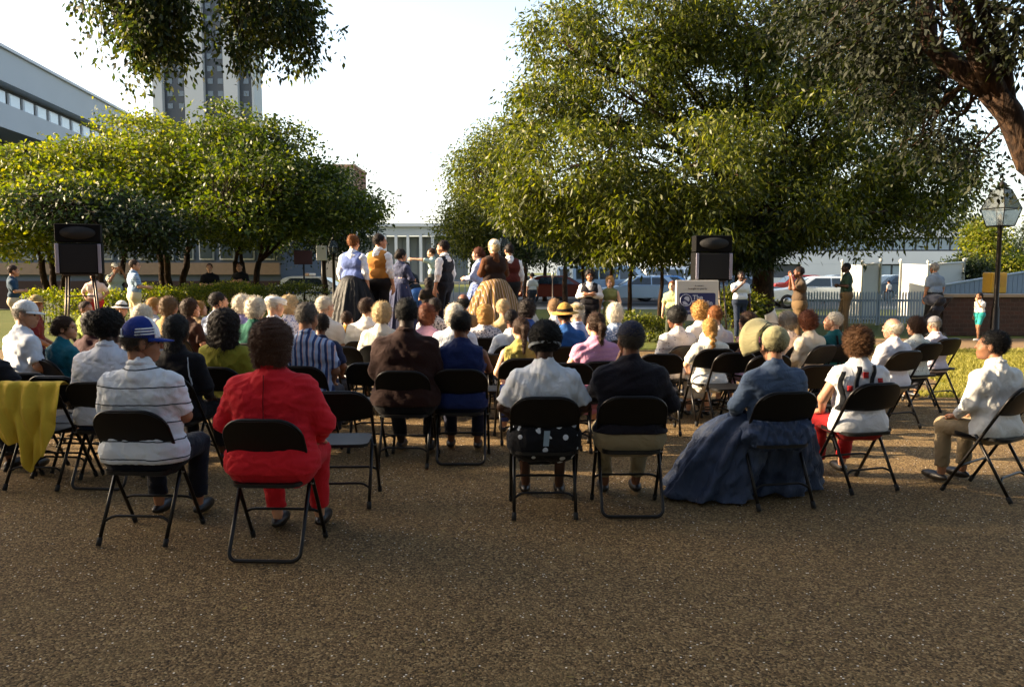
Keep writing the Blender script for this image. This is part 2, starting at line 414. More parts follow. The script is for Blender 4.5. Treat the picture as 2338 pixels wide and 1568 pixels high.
ARMS = {   # elbow, wrist, hand direction, palm normal  (x mirrored for the left side); sitting frame
    'lap': ((.245, .01, .735), (.15, .22, .60), (-.4, .9, -.12), (0, -.1, -1)),
    'wide': ((.29, .02, .74), (.19, .23, .60), (-.3, .9, -.12), (0, -.1, -1)),
    'fold': ((.24, .04, .755), (.03, .24, .77), (-1, .05, .02), (0, -1, 0)),
    'clap': ((.23, .12, .80), (.05, .27, 1.0), (-.35, .3, .9), (-1, 0, 0)),
    'face': ((.24, .14, .82), (.12, .2, 1.04), (-.4, -.1, .9), (-.5, -.8, 0)),
    'down': ((.235, -.03, .725), (.245, .03, .475), (-.05, .12, -1), (-1, .1, 0)),
    'hip': ((.30, -.05, .76), (.18, .08, .60), (-.9, .3, -.3), (-.3, -1, 0)),
    'cross': ((.245, .02, .75), (-.02, .19, .80), (-1, -.05, .1), (0, -1, 0)),
    'front': ((.235, .03, .74), (.12, .24, .72), (-.5, .8, .1), (-.6, 0, -.6)),
    'cam': ((.24, .13, .86), (.07, .17, 1.12), (-.5, .25, .6), (-.6, -.6, 0)),
    'point': ((.25, .22, 1.0), (.24, .48, 1.02), (0, 1, 0), (-1, 0, -.3)),
}
NP = [0]
def person(label, pos, yaw=0, pose='sit', k=1.0, w=1.0, sk='l', hair=('short', 'brown'), top=None, sleeve='short', bot=('pants', None), arms='lap',
           hyaw=0, hpitch=0, hat=None, q=1.0, group='seated audience', glasses=False, collar=False, shoe='#15110e', lean=.0, vest=None, hemz=None, cat='person', noleg=False, fuzzn=0, eyes=None, sh=1.0, nolower=False, apron=None, roll=0, hs=1.05, skirtR=.56):
    NP[0] += 1; seed = NP[0]; rg = random.Random(seed)
    root = empty('person', pos, yaw); root.scale = (k, k, k); tag(root, label, cat, group)
    dz = .43 if pose == 'stand' else 0.0
    def S(p): return np.array((p[0], p[1] + lean * (p[2] - .5), p[2] + dz))
    def A(kind, sx):
        e = ARMS[arms] if isinstance(arms, str) else (ARMS[arms[0 if sx < 0 else 1]] if isinstance(arms[0 if sx < 0 else 1], str) else arms[0 if sx < 0 else 1])
        f = np.array((sx, 1, 1)); return S(np.array(e[0]) * f), S(np.array(e[1]) * f), np.array(e[2]) * f, np.array(e[3]) * f
    wx = w; sx_ = .155 + .03 * (w - 1) * 2
    def Cn(a, b, ra, rb, sq=1, **kw): return cone(S(a), S(b), ra, rb, sq, **kw)
    hipw = .085 * wx
    torso = [Cn((-hipw, -.02, .53), (hipw, -.02, .53), .122 * wx, .122 * wx, .92), Cn((-.065 * wx, -.01, .70), (.065 * wx, -.01, .70), .112 * wx, .112 * wx, .88),
             Cn((-.085 * wx, -.015, .87), (.085 * wx, -.015, .87), .108 * (wx * .7 + .3), .108 * (wx * .7 + .3), .88), Cn((0, -.02, .985), (-sx_ - .005, -.02, .940), .058 * sh, .056 * sh), Cn((0, -.02, .985), (sx_ + .005, -.02, .940), .058 * sh, .056 * sh),
             Cn((0, -.02, .985), (0, -.015, 1.055), .085, .052, k=.06)]
    HC = S((0, .022, 1.200)); Hm = rotm(hyaw, hpitch, roll)
    neck = [cone(S((0, -.015, 1.0)), HC + Hm @ np.array((0, -.03, -.06)), .056 * (w * .4 + .6), .050 * (w * .4 + .6), k=.03)]
    armu = []; armf = []; hands = []
    for sgn in (-1, 1):
        el, wr_, hd, hn = A(arms, sgn); shd = S((sgn * (sx_ + .020), -.02, .937))
        armu.append((shd, el)); armf.append((el, wr_)); hands += hand_prims(wr_, hd, hn, -sgn, .35 + .2 * rg.random())
    aw = .8 + .2 * w
    arm_p = [cone(a, b, .050 * aw, .040 * aw, k=.03) for a, b in armu] + [cone(a, b, .039 * aw, .026, k=.02) for a, b in armf]
    legs = []; shin = []; feet = []
    for sgn in (-1, 1):
        if pose == 'sit':
            kn = np.array((sgn * .125 * wx, .37, .50)); an = np.array((sgn * (.11 + .03 * rg.random()), .36 + .08 * rg.random(), .10)); hp = np.array((sgn * .09 * wx, -.02, .505))
            ft = (an[0] * 1.05, an[1] + .07, .045)
        else:
            st = .06 * (rg.random() - .5) * 2
            hp = np.array((sgn * .088 * wx, -.02, .93)); kn = np.array((sgn * .10, .02 + st * sgn, .50)); an = np.array((sgn * .105, -.01 + 1.4 * st * sgn, .09)); ft = (an[0] * 1.1, an[1] + .065, .045)
        legs.append((hp, kn)); shin.append((kn, an)); feet.append(ft)
    leg_p = [cone(a, b, .078 * wx, .056, k=.04) for a, b in legs] + [cone(a, b, .054, .034, k=.02) for a, b in shin] + [ell(f, (.038, .115, .035), k=.03) for f in feet]
    v1 = .011 * q
    body = grow(torso, -.012) + neck + arm_p + (leg_p if not noleg else [])
    parts = [sdf(body, max(v1, .011), .03), sdf(xf(head_prims(), Hm, HC, hs), .0065 * min(q, 1.6), .02)]
    if q < 1.9: parts.append(sdf(hands, .0055 * q, .01))
    else: parts.append(sdf(hands, .0085, .01))
    V, Q = joinvq(parts); mesh_np('body', V, Q, skin(SKIN[sk]), root)
    # --- eyes for those who show their face
    if eyes:
        for s in (-1, 1):
            g1 = G(); g2 = G()
            c = HC + Hm @ np.array((s * .031, .081, -.006)); Mx = Matrix.Translation(c) @ Matrix(Hm.tolist()).to_4x4()
            pr = [(.011 * math.sin(a), -.011 * math.cos(a)) for a in np.linspace(.05, 3.09, 7)]
            g1.lathe(pr, 8, M=Mx @ Matrix.Rotation(-math.pi / 2, 4, 'X'))
            g2.box((0, .085 - .081 + .012, .020), (.026, .006, .005), Mx)
            g1.obj('eye', solid('eye', '#3a3430', .2), root, True); g2.obj('eyebrow', hairmat(HAIR.get(hair[1], hair[1])), root)
    # --- shirt
    top = top or fabric('#d8d8d8')
    sp = grow(torso[1:] if pose == 'stand' else torso, .014)
    if pose == 'stand': sp[0] = cone(S((-.07 * wx, -.01, .66)), S((.07 * wx, -.01, .66)), .122 * wx, .122 * wx, .9)
    sl = {'short': .88, 'long': 1, 'none': 0, 'cap': .4}[sleeve]
    puff = .034 if sleeve == 'long' else .024
    for (a, b), (c, d) in zip(armu, armf):
        if sleeve != 'none': sp.append(cone(a, a + (b - a) * sl, .050 * aw + puff * .6, (.040 * aw + puff) if sleeve != 'long' else .058 * aw, cap=sleeve != 'long', k=.035))
        if sleeve == 'long': sp.append(cone(c, c + (d - c) * .93, .056 * aw, .038, cap=True, k=.025))
    nk = S((0, .02 if not collar else .01, 1.09)); sp.append(ell(nk, (.062, .075, .045) if not collar else (.05, .055, .03), k=.012, sub=True))
    if sleeve == 'none': sp += [ell(S((s * (sx_ + .06), -.02, .97)), (.035, .09, .11), k=.02, sub=True) for s in (-1, 1)]
    cutz = (hemz if hemz is not None else (.585 if pose == 'stand' else .53)) + dz
    cuts = [lambda x, y, z: cutz - z + 0 * x + 0 * y] if pose == 'stand' or hemz is not None else [lambda x, y, z: np.maximum(.475 - z + 0 * x + 0 * y, -9)]
    V, Q = sdf(sp, .0105 * q, .045, amp=.0055, wl=.10, seed=seed, cuts=cuts)
    shirt = mesh_np('shirt', V, Q, top, root)
    if collar:
        cp = []
        for i in range(12):
            a0, a1 = i * math.pi / 6, (i + 1) * math.pi / 6
            P = lambda a: S((.062 * math.sin(a), -.016 - .062 * math.cos(a), 1.062 + .012 * math.cos(a)))
            cp.append(cone(P(a0), P(a1), .016, .016, k=.012))
        V, Q = sdf(cp, .007 * q, .012); mesh_np('collar', V, Q, top, root)
    if vest:
        vp = grow(torso[1:3], .031); vp[0]['a'][2] -= .06; vp[0]['b'][2] -= .06; vp += [Cn((0, -.02, .985), (s_ * (sx_ - .03), -.02, .955), .088, .080, k=.04) for s_ in (-1, 1)]
        vp += [ell(S((s * (sx_ + .075), -.02, .96)), (.045, .10, .12), k=.02, sub=True) for s in (-1, 1)] + [ell(S((0, .10, 1.0)), (.05, .09, .12), k=.02, sub=True)]
        V, Q = sdf(vp, .010 * q, .045, amp=.003, seed=seed + 5, cuts=[lambda x, y, z: .575 + dz - z + 0 * x + 0 * y]); mesh_np('vest', V, Q, vest, root)
    # --- bottom
    bm_ = bot[1] or fabric('#23242c')
    if not nolower:
        if bot[0] in ('pants', 'shorts'):
            bp = grow([torso[0]], .002 if pose == 'sit' else .006)
            if pose == 'stand': bp.append(cone(S((-.072 * wx, -.01, .60)), S((.072 * wx, -.01, .60)), .108 * wx, .108 * wx, .9))
            bp += [cone(a, b if bot[0] == 'pants' else a + (b - a) * .8, .088 * wx, .070, k=.03, cap=bot[0] == 'shorts') for a, b in legs]
            if bot[0] == 'pants': bp += [cone(a, a + (b - a) * (.97 if pose == 'stand' else .9), .068, .058, cap=True, k=.02) for a, b in shin]
            V, Q = sdf(bp, .0125 * q, .03, amp=.004, wl=.1, seed=seed + 9); mesh_np('trousers' if bot[0] == 'pants' else 'shorts', V, Q, bm_, root)
        elif bot[0] == 'skirt':
            if pose == 'sit':
                bp = grow([torso[0]], .002) + [cone(a, b, .105 * wx, .085, k=.12) for a, b in legs] + [cone((-.1, .38, .48), (.1, .38, .48), .075, .075, k=.08), cone((-.12, .40, .30), (.12, .40, .30), .07, .07, .8, k=.15)]
                V, Q = sdf(bp, .0125 * q, .06, amp=.006, wl=.09, seed=seed + 9); mesh_np('skirt', V, Q, bm_, root)
            else:
                g = G(); z1 = .66 + dz; prof = []
                for i in range(26):
                    t = i / 25; r = .135 * wx + (skirtR - .135 * wx) * (t ** .62); prof.append((r, z1 - t * (z1 - .015)))
                ph = rg.random() * 6
                def fn(r, z, a, i):
                    t = i / 25; return r * (1 + (.05 * math.sin(13 * a + ph) + .03 * math.sin(23 * a + 2 * ph + t) + .03 * math.sin(5 * a + ph)) * min(1, t * 3)) * (1 if math.cos(a) ** 2 < 2 else 1)
                g.lathe(prof, 120, (0, -.015, 0), fn=fn); g.obj('skirt', bm_, root, smooth=True)
                if apron:
                    ga = G(); vs = []; fs = []
                    for i in range(24):
                        t = i / 25; r0 = prof[i][0]
                        for j in range(17):
                            a = math.pi / 2 + (j / 16 - .5) * 1.7 * (1 if apron[1] > 0 else 1) + (0 if apron[1] > 0 else math.pi)
                            r = fn(r0, 0, a, i) + .012; vs.append((r * math.cos(a), -.015 + r * math.sin(a), prof[i][1]))
                    for i in range(23):
                        for j in range(16): fs.append((i * 17 + j, i * 17 + j + 1, i * 17 + j + 18, i * 17 + j + 17))
                    ga.raw(vs, fs); oa = ga.obj('apron', apron[0], root, smooth=True)
                    md = oa.modifiers.new('solid', 'SOLIDIFY'); md.thickness = .004
        sp_ = [ell(np.array(f) + (0, 0, .002), (.046, .135, .042), k=.02) for f in feet]
        if not noleg:
            for e_ in sp_:
                V, Q = sdf([e_], .010 * q, .02, cuts=[lambda x, y, z: .004 - z + 0 * x + 0 * y]); mesh_np('shoe', V, Q, solid('leather', shoe, .4), root)
    # --- hair
    st, hc = hair; hp_ = hair_prims(st)
    if hp_:
        hp_ = xf(hp_, Hm, HC, hs)
        amp, wl = {'afro': (.007, .03), 'curly': (.010, .040), 'big': (.010, .05), 'full': (.007, .06), 'bob': (.005, .05), 'braid': (.004, .03)}.get(st, (.0045, .032))
        V, Q = sdf(hp_, .0075 * min(q, 1.7), .02, amp=amp, wl=wl, seed=seed + 3)
        n = fuzzn or int((8000 if q <= 1.0 else 5500) / q / q)
        V, Q = fuzz(V, Q, HC, n, {'afro': .012, 'curly': .028, 'big': .045, 'full': .020, 'bob': .028}.get(st, .022), seed, {'afro': 0, 'curly': .1, 'short': .7, 'crop': .7}.get(st, .6), .001 * q)
        mesh_np('hair', V, Q, hairmat(HAIR.get(hc, hc)), root)
    HM = Matrix.Translation(HC) @ Matrix(Hm.tolist()).to_4x4() @ Matrix.Scale(hs, 4)
    if hat: hats(hat, HM, root, q)
    if glasses:
        g = G()
        for s in (-1, 1):
            g.tube([(s * .079, -.01, -.002), (s * .078, .06, .002), (s * .062, .108, 0)], .0022, 6, M=HM)
            c = Vector((s * .034, .112, -.006)); g.tube([c + Vector((.026 * math.cos(a), -.004 * abs(math.cos(a)), .020 * math.sin(a))) for a in np.linspace(0, 6.283, 15)], .0022, 6, M=HM)
        g.tube([(-.01, .115, 0), (.01, .115, 0)], .0022, 6, M=HM); g.obj('glasses', solid('wire', '#6b5a3a', .3, .9), root, True)
    root['hc'] = [float(c) for c in HC]
    del root['hc']
    return root, S, HC, HM
def dome(rx, ry, rz, z0, n=28, rings=9, t0=0.0):
    v = []; f = []
    for i in range(rings + 1):
        t = math.pi / 2 * (i / rings) * (1 - t0) + t0 * math.pi / 2
        for k_ in range(n):
            a = 2 * math.pi * k_ / n; v.append((rx * math.cos(t) * math.cos(a), ry * math.cos(t) * math.sin(a) - .015, z0 + rz * math.sin(t)))
    for i in range(rings):
        for k_ in range(n):
            k2 = (k_ + 1) % n; f.append((i * n + k_, i * n + k2, (i + 1) * n + k2, (i + 1) * n + k_))
    f.append(tuple(rings * n + k_ for k_ in range(n))); f.append(tuple(range(n))[::-1]); return v, f
def brimmesh(g, r0x, r0y, ext, wid, z, M, th=.006, droop=.012, a0=None):
    v = []; f = []; n = 16
    for lay in (0, 1):
        for i in range(5):
            for j in range(n + 1):
                u = j / n * 2 - 1; a = math.pi / 2 - u * wid; bx, by = r0x * math.cos(a), r0y * math.sin(a) - .015
                e = ext * math.sqrt(max(0, 1 - u * u)) * i / 4
                v.append((bx * (1 + .03 * i / 4), by + e, z - droop * (i / 4) - .22 * bx * bx / .08 * (i / 4) * .3 - lay * th))
    m = (n + 1)
    for lay in (0, 1):
        o = lay * 5 * m
        for i in range(4):
            for j in range(n):
                q = (o + i * m + j, o + i * m + j + 1, o + (i + 1) * m + j + 1, o + (i + 1) * m + j); f.append(q if lay == 0 else q[::-1])
    for j in range(n): f.append((4 * m + j, 4 * m + j + 1, 9 * m + j + 1, 9 * m + j))
    g.raw(v, f, M)
def hats(hat, M, root, q):
    kind, c1 = hat[0], hat[1]
    if kind == 'stripecap':      # blue cap, white front panel, white rear strap, three white side stripes
        blue = fabric('#16307e'); wh = fabric('#e9ebee')
        g = G(); v, f = dome(.087, .105, .125, .018, 32, 10); g.raw(v, f, M); crown = g.obj('cap', blue, root, smooth=True)
        def patch(a0, a1, z0, z1, off, name, mt, n=10, m=4, slope=0.0):
            gg = G(); vv = []; ff = []
            for i in range(m + 1):
                for j in range(n + 1):
                    a = a0 + (a1 - a0) * j / n; zz = z0 + (z1 - z0) * i / m + slope * (j / n); t = math.asin(min(.995, max(0, zz / .125)))
                    vv.append(((.087 + off) * math.cos(t) * math.cos(a), (.105 + off) * math.cos(t) * math.sin(a) - .015, .018 + (.125 + off) * math.sin(t)))
            for i in range(m):
                for j in range(n): ff.append((i * (n + 1) + j, i * (n + 1) + j + 1, (i + 1) * (n + 1) + j + 1, (i + 1) * (n + 1) + j))
            gg.raw(vv, ff, M); o = gg.obj(name, mt, crown, smooth=True); md = o.modifiers.new('s', 'SOLIDIFY'); md.thickness = .002
        patch(R(44), R(136), .0, .121, .003, 'front_panel', wh, 14, 8)
        for i in range(3): patch(R(-18), R(48), .012 + .0155 * i, .020 + .0155 * i, .003, 'stripe', wh, 12, 2, .012)
        for i in range(3): patch(R(132), R(198), .024 + .0155 * i, .032 + .0155 * i, .003, 'stripe', wh, 12, 2, -.012)
        patch(R(-125), R(-55), .0, .010, .003, 'strap', wh, 12, 2)
        gs = G(); gs.tube([((.0885 * math.cos(t)) * .42 * math.cos(a_), -.015 - .107 * math.sqrt(max(.05, 1 - (.42 * math.cos(a_)) ** 2)) * math.cos(.42 * math.sin(a_)), .024 + .04 * math.sin(a_)) for t in (0,) for a_ in np.linspace(0, math.pi, 12)], .004, 6, M=M); gs.obj('strap_trim', wh, crown, smooth=True)
        g = G(); brimmesh(g, .087, .105, .078, R(68), .020, M); g.obj('brim', blue, crown, smooth=True)
    elif kind in ('ballcap', 'police'):
        g = G(); v, f = dome(.085, .104, .098, .022, 28, 8); g.raw(v, f, M); c = g.obj('cap', c1, root, smooth=True)
        g = G(); brimmesh(g, .085, .104, .065, R(65), .024, M); g.obj('brim', c1, c, smooth=True)
    elif kind == 'flatcap':
        P = [ell((0, -.01, .062), (.098, .118, .042)), cone((-.04, .09, .045), (.04, .09, .045), .03, .03, k=.03), ell((0, -.012, .03), (.086, .105, .04), k=.03)]
        Rm = np.array(M.to_3x3()); V, Q = sdf(xf(P, Rm, np.array(M.translation)), .009 * min(q, 1.5), .02, amp=.002); c = mesh_np('cap', V, Q, c1, root)
        g = G(); brimmesh(g, .08, .105, .05, R(60), .030, M); g.obj('brim', c1, c, smooth=True)
    elif kind in ('brimhat', 'bandhat'):
        g = G(); v, f = dome(.086, .104, .100, .028, 28, 8); g.raw(v, f, M); c = g.obj('hat', c1, root, smooth=True)
        g = G(); g.lathe([(.086, .030), (.150, .012), (.152, .008), (.086, .024)], 32, M=M @ Matrix.Translation((0, -.015, 0)) @ Matrix.Diagonal((1, 1.15, 1, 1)), close=False); g.obj('brim', c1, c, smooth=True)
        if kind == 'bandhat':
            g = G(); g.lathe([(.088, .034), (.089, .062), (.086, .064)], 32, M=M @ Matrix.Translation((0, -.015, 0)) @ Matrix.Diagonal((1, 1.2, 1, 1)), close=False); g.obj('hat_band', hat[2], c, smooth=True)
    elif kind == 'headband':
        g = G(); g.lathe([(.103, -.006), (.110, .006), (.103, .018)], 32, M=M @ Matrix.Translation((0, -.015, -.035)) @ Matrix.Rotation(R(-14), 4, 'X') @ Matrix.Diagonal((1, 1.12, 1, 1)), close=False); g.obj('headband', c1, root, smooth=True)
    elif kind == 'daycap':     # small white linen cap of a costumed player
        P = [ell((0, -.03, .035), (.098, .108, .095)), ell((0, -.06, -.04), (.085, .06, .06), k=.04), ell((0, .088, -.04), (.066, .066, .1), k=.012, sub=True)]
        V, Q = sdf(xf(P, np.array(M.to_3x3()), np.array(M.translation)), .009, .02, amp=.005, wl=.05); mesh_np('linen_cap', V, Q, c1, root)
# ------------------------------------------------------------------ folding chairs
M_CH = solid('painted_steel', '#120e0c', .36, .4, .25, 20)
M_SEAT = solid('painted_steel_panel', '#0d0b0a', .5, .0, .3, 12, .35)
M_RUB = solid('rubber_foot', '#0b0b0b', .8)
def arc(c, r, a0, a1, n, ax):
    u, v = ax; return [tuple(c[i] + r * (math.cos(a) * u[i] + math.sin(a) * v[i]) for i in range(3)) for a in np.linspace(a0, a1, n)]
def make_chair(kind):
    root = empty('folding_chair')
    # long frame: front feet up to an arch round the backrest
    g = G(); hw = .222; d = Vector((0, -.46, .80)).normalized(); f0 = Vector((0, .235, 0.012))
    P = lambda x, t: (x, f0.y + d.y * t, f0.z + d.z * t)
    L = .905; r = .125; pts = [P(-hw, 0), P(-hw, .3), P(-hw + .004, .6), P(-hw + .006, L - r)]
    pts += [P(-hw + .006 + r * (1 - math.cos(a)), L - r + r * math.sin(a)) for a in np.linspace(.15, math.pi / 2, 7)]
    pts += [(-x, y, z) for x, y, z in pts[::-1]]
    g.tube(pts, .0115, 10); g.obj('frame', M_CH, root, True)
    # rear legs: feet behind, rising forward to the seat rail
    g = G(); e = Vector((0, .25, .44)).normalized(); b0 = Vector((0, -.21, .012)); hr = .20
    Q = lambda x, t: (x, b0.y + e.y * t, b0.z + e.z * t)
    if kind == 'loop':
        g.tube([Q(-hr, .50), Q(-hr, .07)] + [Q(-hr + .05 * (1 - math.cos(a)), .05 - .05 * math.sin(a)) for a in np.linspace(.2, 1.57, 6)] + [Q(hr - .05 * (1 - math.cos(a)), .05 - .05 * math.sin(a)) for a in np.linspace(1.57, .2, 6)] + [Q(hr, .07), Q(hr, .50)], .0115, 10); g.obj('rear_leg_loop', M_CH, root, True)
    else:
        for s in (-1, 1):
            g = G(); g.tube([Q(s * hr, 0), Q(s * hr, .50)], .0115, 10); lg = g.obj('leg', M_CH, root, True)
            g = G(); g.tube([Q(s * hr, -.012), Q(s * hr, .035)], .016, 10); g.obj('rubber_foot', M_RUB, lg, True)
        g = G(); g.tube([Q(-hr, .13)] + [Q(-hr + .35 * hr * t + .0, .13 + .035 * math.sin(t * 1.57)) for t in (.3, .6, 1)] + [Q(hr - .35 * hr * t, .13 + .035 * math.sin(t * 1.57)) for t in (1, .6, .3)] + [Q(hr, .13)], .0085, 8); g.obj('stretcher', M_CH, root, True)
    for s in (-1, 1):
        g = G(); g.tube([P(s * hw, -.014), P(s * hw, .03)], .0155, 10); g.obj('rubber_foot', M_RUB, root, True)
    g = G(); g.tube([P(-hw, .20)] + [P(-hw + .3 * hw * t, .20 + .025 * math.sin(t * 1.57)) for t in (.3, .6, 1)] + [P(hw - .3 * hw * t, .20 + .025 * math.sin(t * 1.57)) for t in (1, .6, .3)] + [P(hw, .20)], .0085, 8); g.obj('front_stretcher', M_CH, root, True)
    # seat: dished steel pan
    n = 14; v = []; f = []
    for lay in (0, 1):
        for i in range(n + 1):
            for j in range(n + 1):
                u, w = j / n * 2 - 1, i / n * 2 - 1; x = .195 * u * (1 - .03 * (w + 1)); y = .02 + .195 * w
                cr = max(0, (abs(u) ** 6 + abs(w) ** 6) - 1) * .25; x *= 1 - cr * .5; y = .02 + (y - .02) * (1 - cr * .5)
                z = .435 - .012 * (1 - u * u) * (1 - w * w) - .022 * lay; v.append((x, y, z))
    m = n + 1
    for lay in (0, 1):
        for i in range(n):
            for j in range(n):
                q = [lay * m * m + i * m + j, lay * m * m + i * m + j + 1, lay * m * m + (i + 1) * m + j + 1, lay * m * m + (i + 1) * m + j]; f.append(q if lay == 0 else q[::-1])
    for i in range(n):
        for a, b in ((i, i + 1), (n * m + i + 1, n * m + i), ((i + 1) * m, i * m), (i * m + n, (i + 1) * m + n)): f.append((a, a + m * m, b + m * m, b))
    g = G(); g.raw(v, f); g.obj('seat', M_SEAT, root, sharp=50)
    # backrest: curved pan with rounded top corners, between the frame tubes
    v = []; f = []; nu, nv = 24, 8
    for lay in (0, 1):
        for i in range(nv + 1):
            for j in range(nu + 1):
                u = j / nu * 2 - 1; w = i / nv
                t0 = .685 - .02 * (1 - u * u); t1 = .905 - .125 * (1 - math.sqrt(max(0, 1 - max(0, (abs(u) * .216 - .086) / .13) ** 2)))
                t = t0 + (t1 - t0) * w; p = P(.214 * u, t); v.append((p[0], p[1] - .028 * (1 - u * u) - .004 - .010 * lay, p[2]))
    m = nu + 1; K = m * (nv + 1)
    for lay in (0, 1):
        for i in range(nv):
            for j in range(nu):
                q = [lay * K + i * m + j, lay * K + i * m + j + 1, lay * K + (i + 1) * m + j + 1, lay * K + (i + 1) * m + j]; f.append(q[::-1] if lay == 0 else q)
    for j in range(nu):
        f.append((j, j + 1, K + j + 1, K + j)); a = nv * m + j; f.append((a, a + 1, K + a + 1, K + a))
    g = G(); g.raw(v, f); g.obj('backrest', M_SEAT, root, sharp=60)
    # hinge bolts where the frames cross
    for s in (-1, 1):
        g = G(); p = Q(s * .211, .44); g.tube([(p[0] - .016, p[1], p[2]), (p[0] + .016, p[1], p[2])], .008, 8); g.obj('hinge_bolt', solid('zinc', '#8a8a8a', .3, 1), root, True)
    return root
_proto = {}
def chair(kind, pos, yaw, label):
    if kind not in _proto: _proto[kind] = make_chair(kind); c = _proto[kind]
    else: c = copy_tree(_proto[kind])
    c.location = pos; c.rotation_euler = (0, 0, yaw)
    tag(c, label, 'chair', 'black metal folding chairs'); return c
F_ = fabric
WH = '#d6d3cc'
def yaw_to_stage(X, Y): return .85 * math.atan2(X + 1.0, 14.5 - Y)
def sit(x, ty, s, label, ch='bars', yaw=None, dyaw=0, cyaw=None, chlab=None, kk=None, **kw):
    Y = 1800 / s + .22; p = at(x, ty, Y); y = yaw_to_stage(p.x, Y) if yaw is None else R(yaw)
    y += R(dyaw); extra = {'full': .01, 'curly': .01, 'afro': .02, 'big': .02}.get(kw.get('hair', ('', ''))[0], 0) + (.02 if kw.get('hat') else 0)
    k = kk or min(1.13, max(.80, p.z / (1.312 + extra)))
    if 'q' not in kw: kw['q'] = 1.0 if s > 300 else 1.25 if s > 235 else 1.6
    rr_ = random.Random(int(x * 7 + s))
    kw.setdefault('lean', rr_.uniform(-.03, .07)); kw.setdefault('roll', rr_.uniform(-.09, .09)); kw.setdefault('hpitch', rr_.uniform(-.16, .1))
    if 'hyaw' not in kw: kw['hyaw'] = rr_.uniform(-.3, .3)
    r = person(label, (p.x, Y, 0), y, 'sit', k=k, **kw)
    r[0].scale = (k, k, k)
    if ch:
        short = label.split(' seated')[0].split(' sitting')[0]
        chair(ch, (p.x + .03 * math.sin(y) * 0, Y, 0), y if cyaw is None else R(cyaw), chlab or ('black folding chair under the ' + ' '.join(short.split()[:11])))
    return r, Vector((p.x, Y, 0)), y, k
def stand(x, ty, s, label, yaw=0, z0=0, group='people standing around the crowd', height=None, **kw):
    Y = 1800 / s; p = at(x, ty, Y); ht = p.z - z0
    k = ht / 1.755
    if 'q' not in kw: kw['q'] = 1.35 if s > 125 else 1.9
    return person(label, (p.x, Y, z0), R(yaw), 'stand', k=k, group=group, **kw)
PT = lambda c, *a: ('pants', F_(c, *a)); SK = lambda c, *a: ('skirt', F_(c, *a))
# --- back row, nearest to the camera
sit(322, 728, 402, 'man in blue and white baseball cap and lined white polo seated at back left', 'bars', yaw=-3, w=1.24, hat=('stripecap', None), hair=('crop', 'salt'), top=F_('#d9dde2', 'hlines', '#2a323e', 1.25), collar=True, bot=PT('#10131f'), hyaw=R(-60), hpitch=R(-4), glasses=True, arms=('lap', 'front'), eyes=True, sk='t', q=.9)
sit(617, 757, 428, 'broad woman with brown hair in red suit seated in the back row', 'loop', yaw=-2, w=1.26, hair=('full', '#4a2d1b'), top=F_('#cf1c28'), sleeve='long', bot=PT('#c21822'), hyaw=R(-16), arms='wide', q=.9, kk=1.0, collar=True)
sit(1243, 730, 362, 'black haired woman with white headband and white blouse seated in the back row', 'bars', yaw=0, w=1.17, hair=('afro', 'black'), hat=('headband', F_('#aeb4ba')), top=F_('#d5dae0'), sleeve='short', bot=SK('#0c0d12', 'bigdots', '#c9ced6'), arms='wide', hpitch=R(-6), sk='b')
sit(1440, 728, 360, 'man in navy cap and dark jacket with khaki trousers seated in the back row', 'loop', yaw=0, w=1.22, hat=('ballcap', F_('#141d38')), hair=('crop', 'salt'), top=F_('#14111a'), sleeve='long', bot=PT('#8a7c5e'), arms=('clap', 'wide'), hyaw=R(14), sk='m', hemz=.56)
BON = sit(1772, 752, 347, 'costumed woman in cream bonnet and slate blue dress seated in the back row', 'bars', yaw=10, w=1.08, hair=('short', 'dark'), top=F_('#4c5c74'), sleeve='long', bot=SK('#44546c'), arms=('wide', 'lap'), nolower=True, hpitch=R(-8))
sit(1965, 750, 322, 'curly haired woman in white top with dark wavy bands seated in the back row', 'bars', yaw=6, cyaw=17, w=1.14, hair=('curly', '#5b3d22'), top=F_('#dcdde0'), sleeve='cap', bot=PT('#a01c1c'), arms=('wide', 'lap'), sk='l')
sit(2282, 757, 333, 'dark haired man in loose white shirt seated alone at the far right', 'bars', yaw=18, cyaw=36, w=1.05, hair=('short', 'black'), top=F_('#e6e3dc'), sleeve='long', collar=True, bot=PT('#86755a'), hyaw=R(34), arms=('lap', 'lap'), sk='t', lean=.06)
sit(240, 708, 318, 'black haired man in plain white shirt seated behind the blue capped man', 'loop', yaw=-4, w=1.2, hair=('afro', 'black'), top=F_('#cfd3de'), sleeve='short', collar=True, bot=PT('#16203a'), sk='b')
sit(-52, 735, 318, 'person at the left edge reaching an arm over the yellow jacket', 'bars', yaw=-4, w=1.0, hair=('short', 'dark'), top=F_('#1d1d24'), sleeve='short', arms=('lap', ((.27, .02, .80), (.37, -.10, .83), (1, .0, -.12), (0, .1, -1))), sk='m')
chair('bars', gnd(75, 1120) + Vector((0, .21, 0)), R(-4), 'black folding chair with a yellow jacket over its back')
chair('bars', gnd(770, 1163) + Vector((0, .22, 0)), R(3), 'empty black folding chair behind the woman in the red suit')
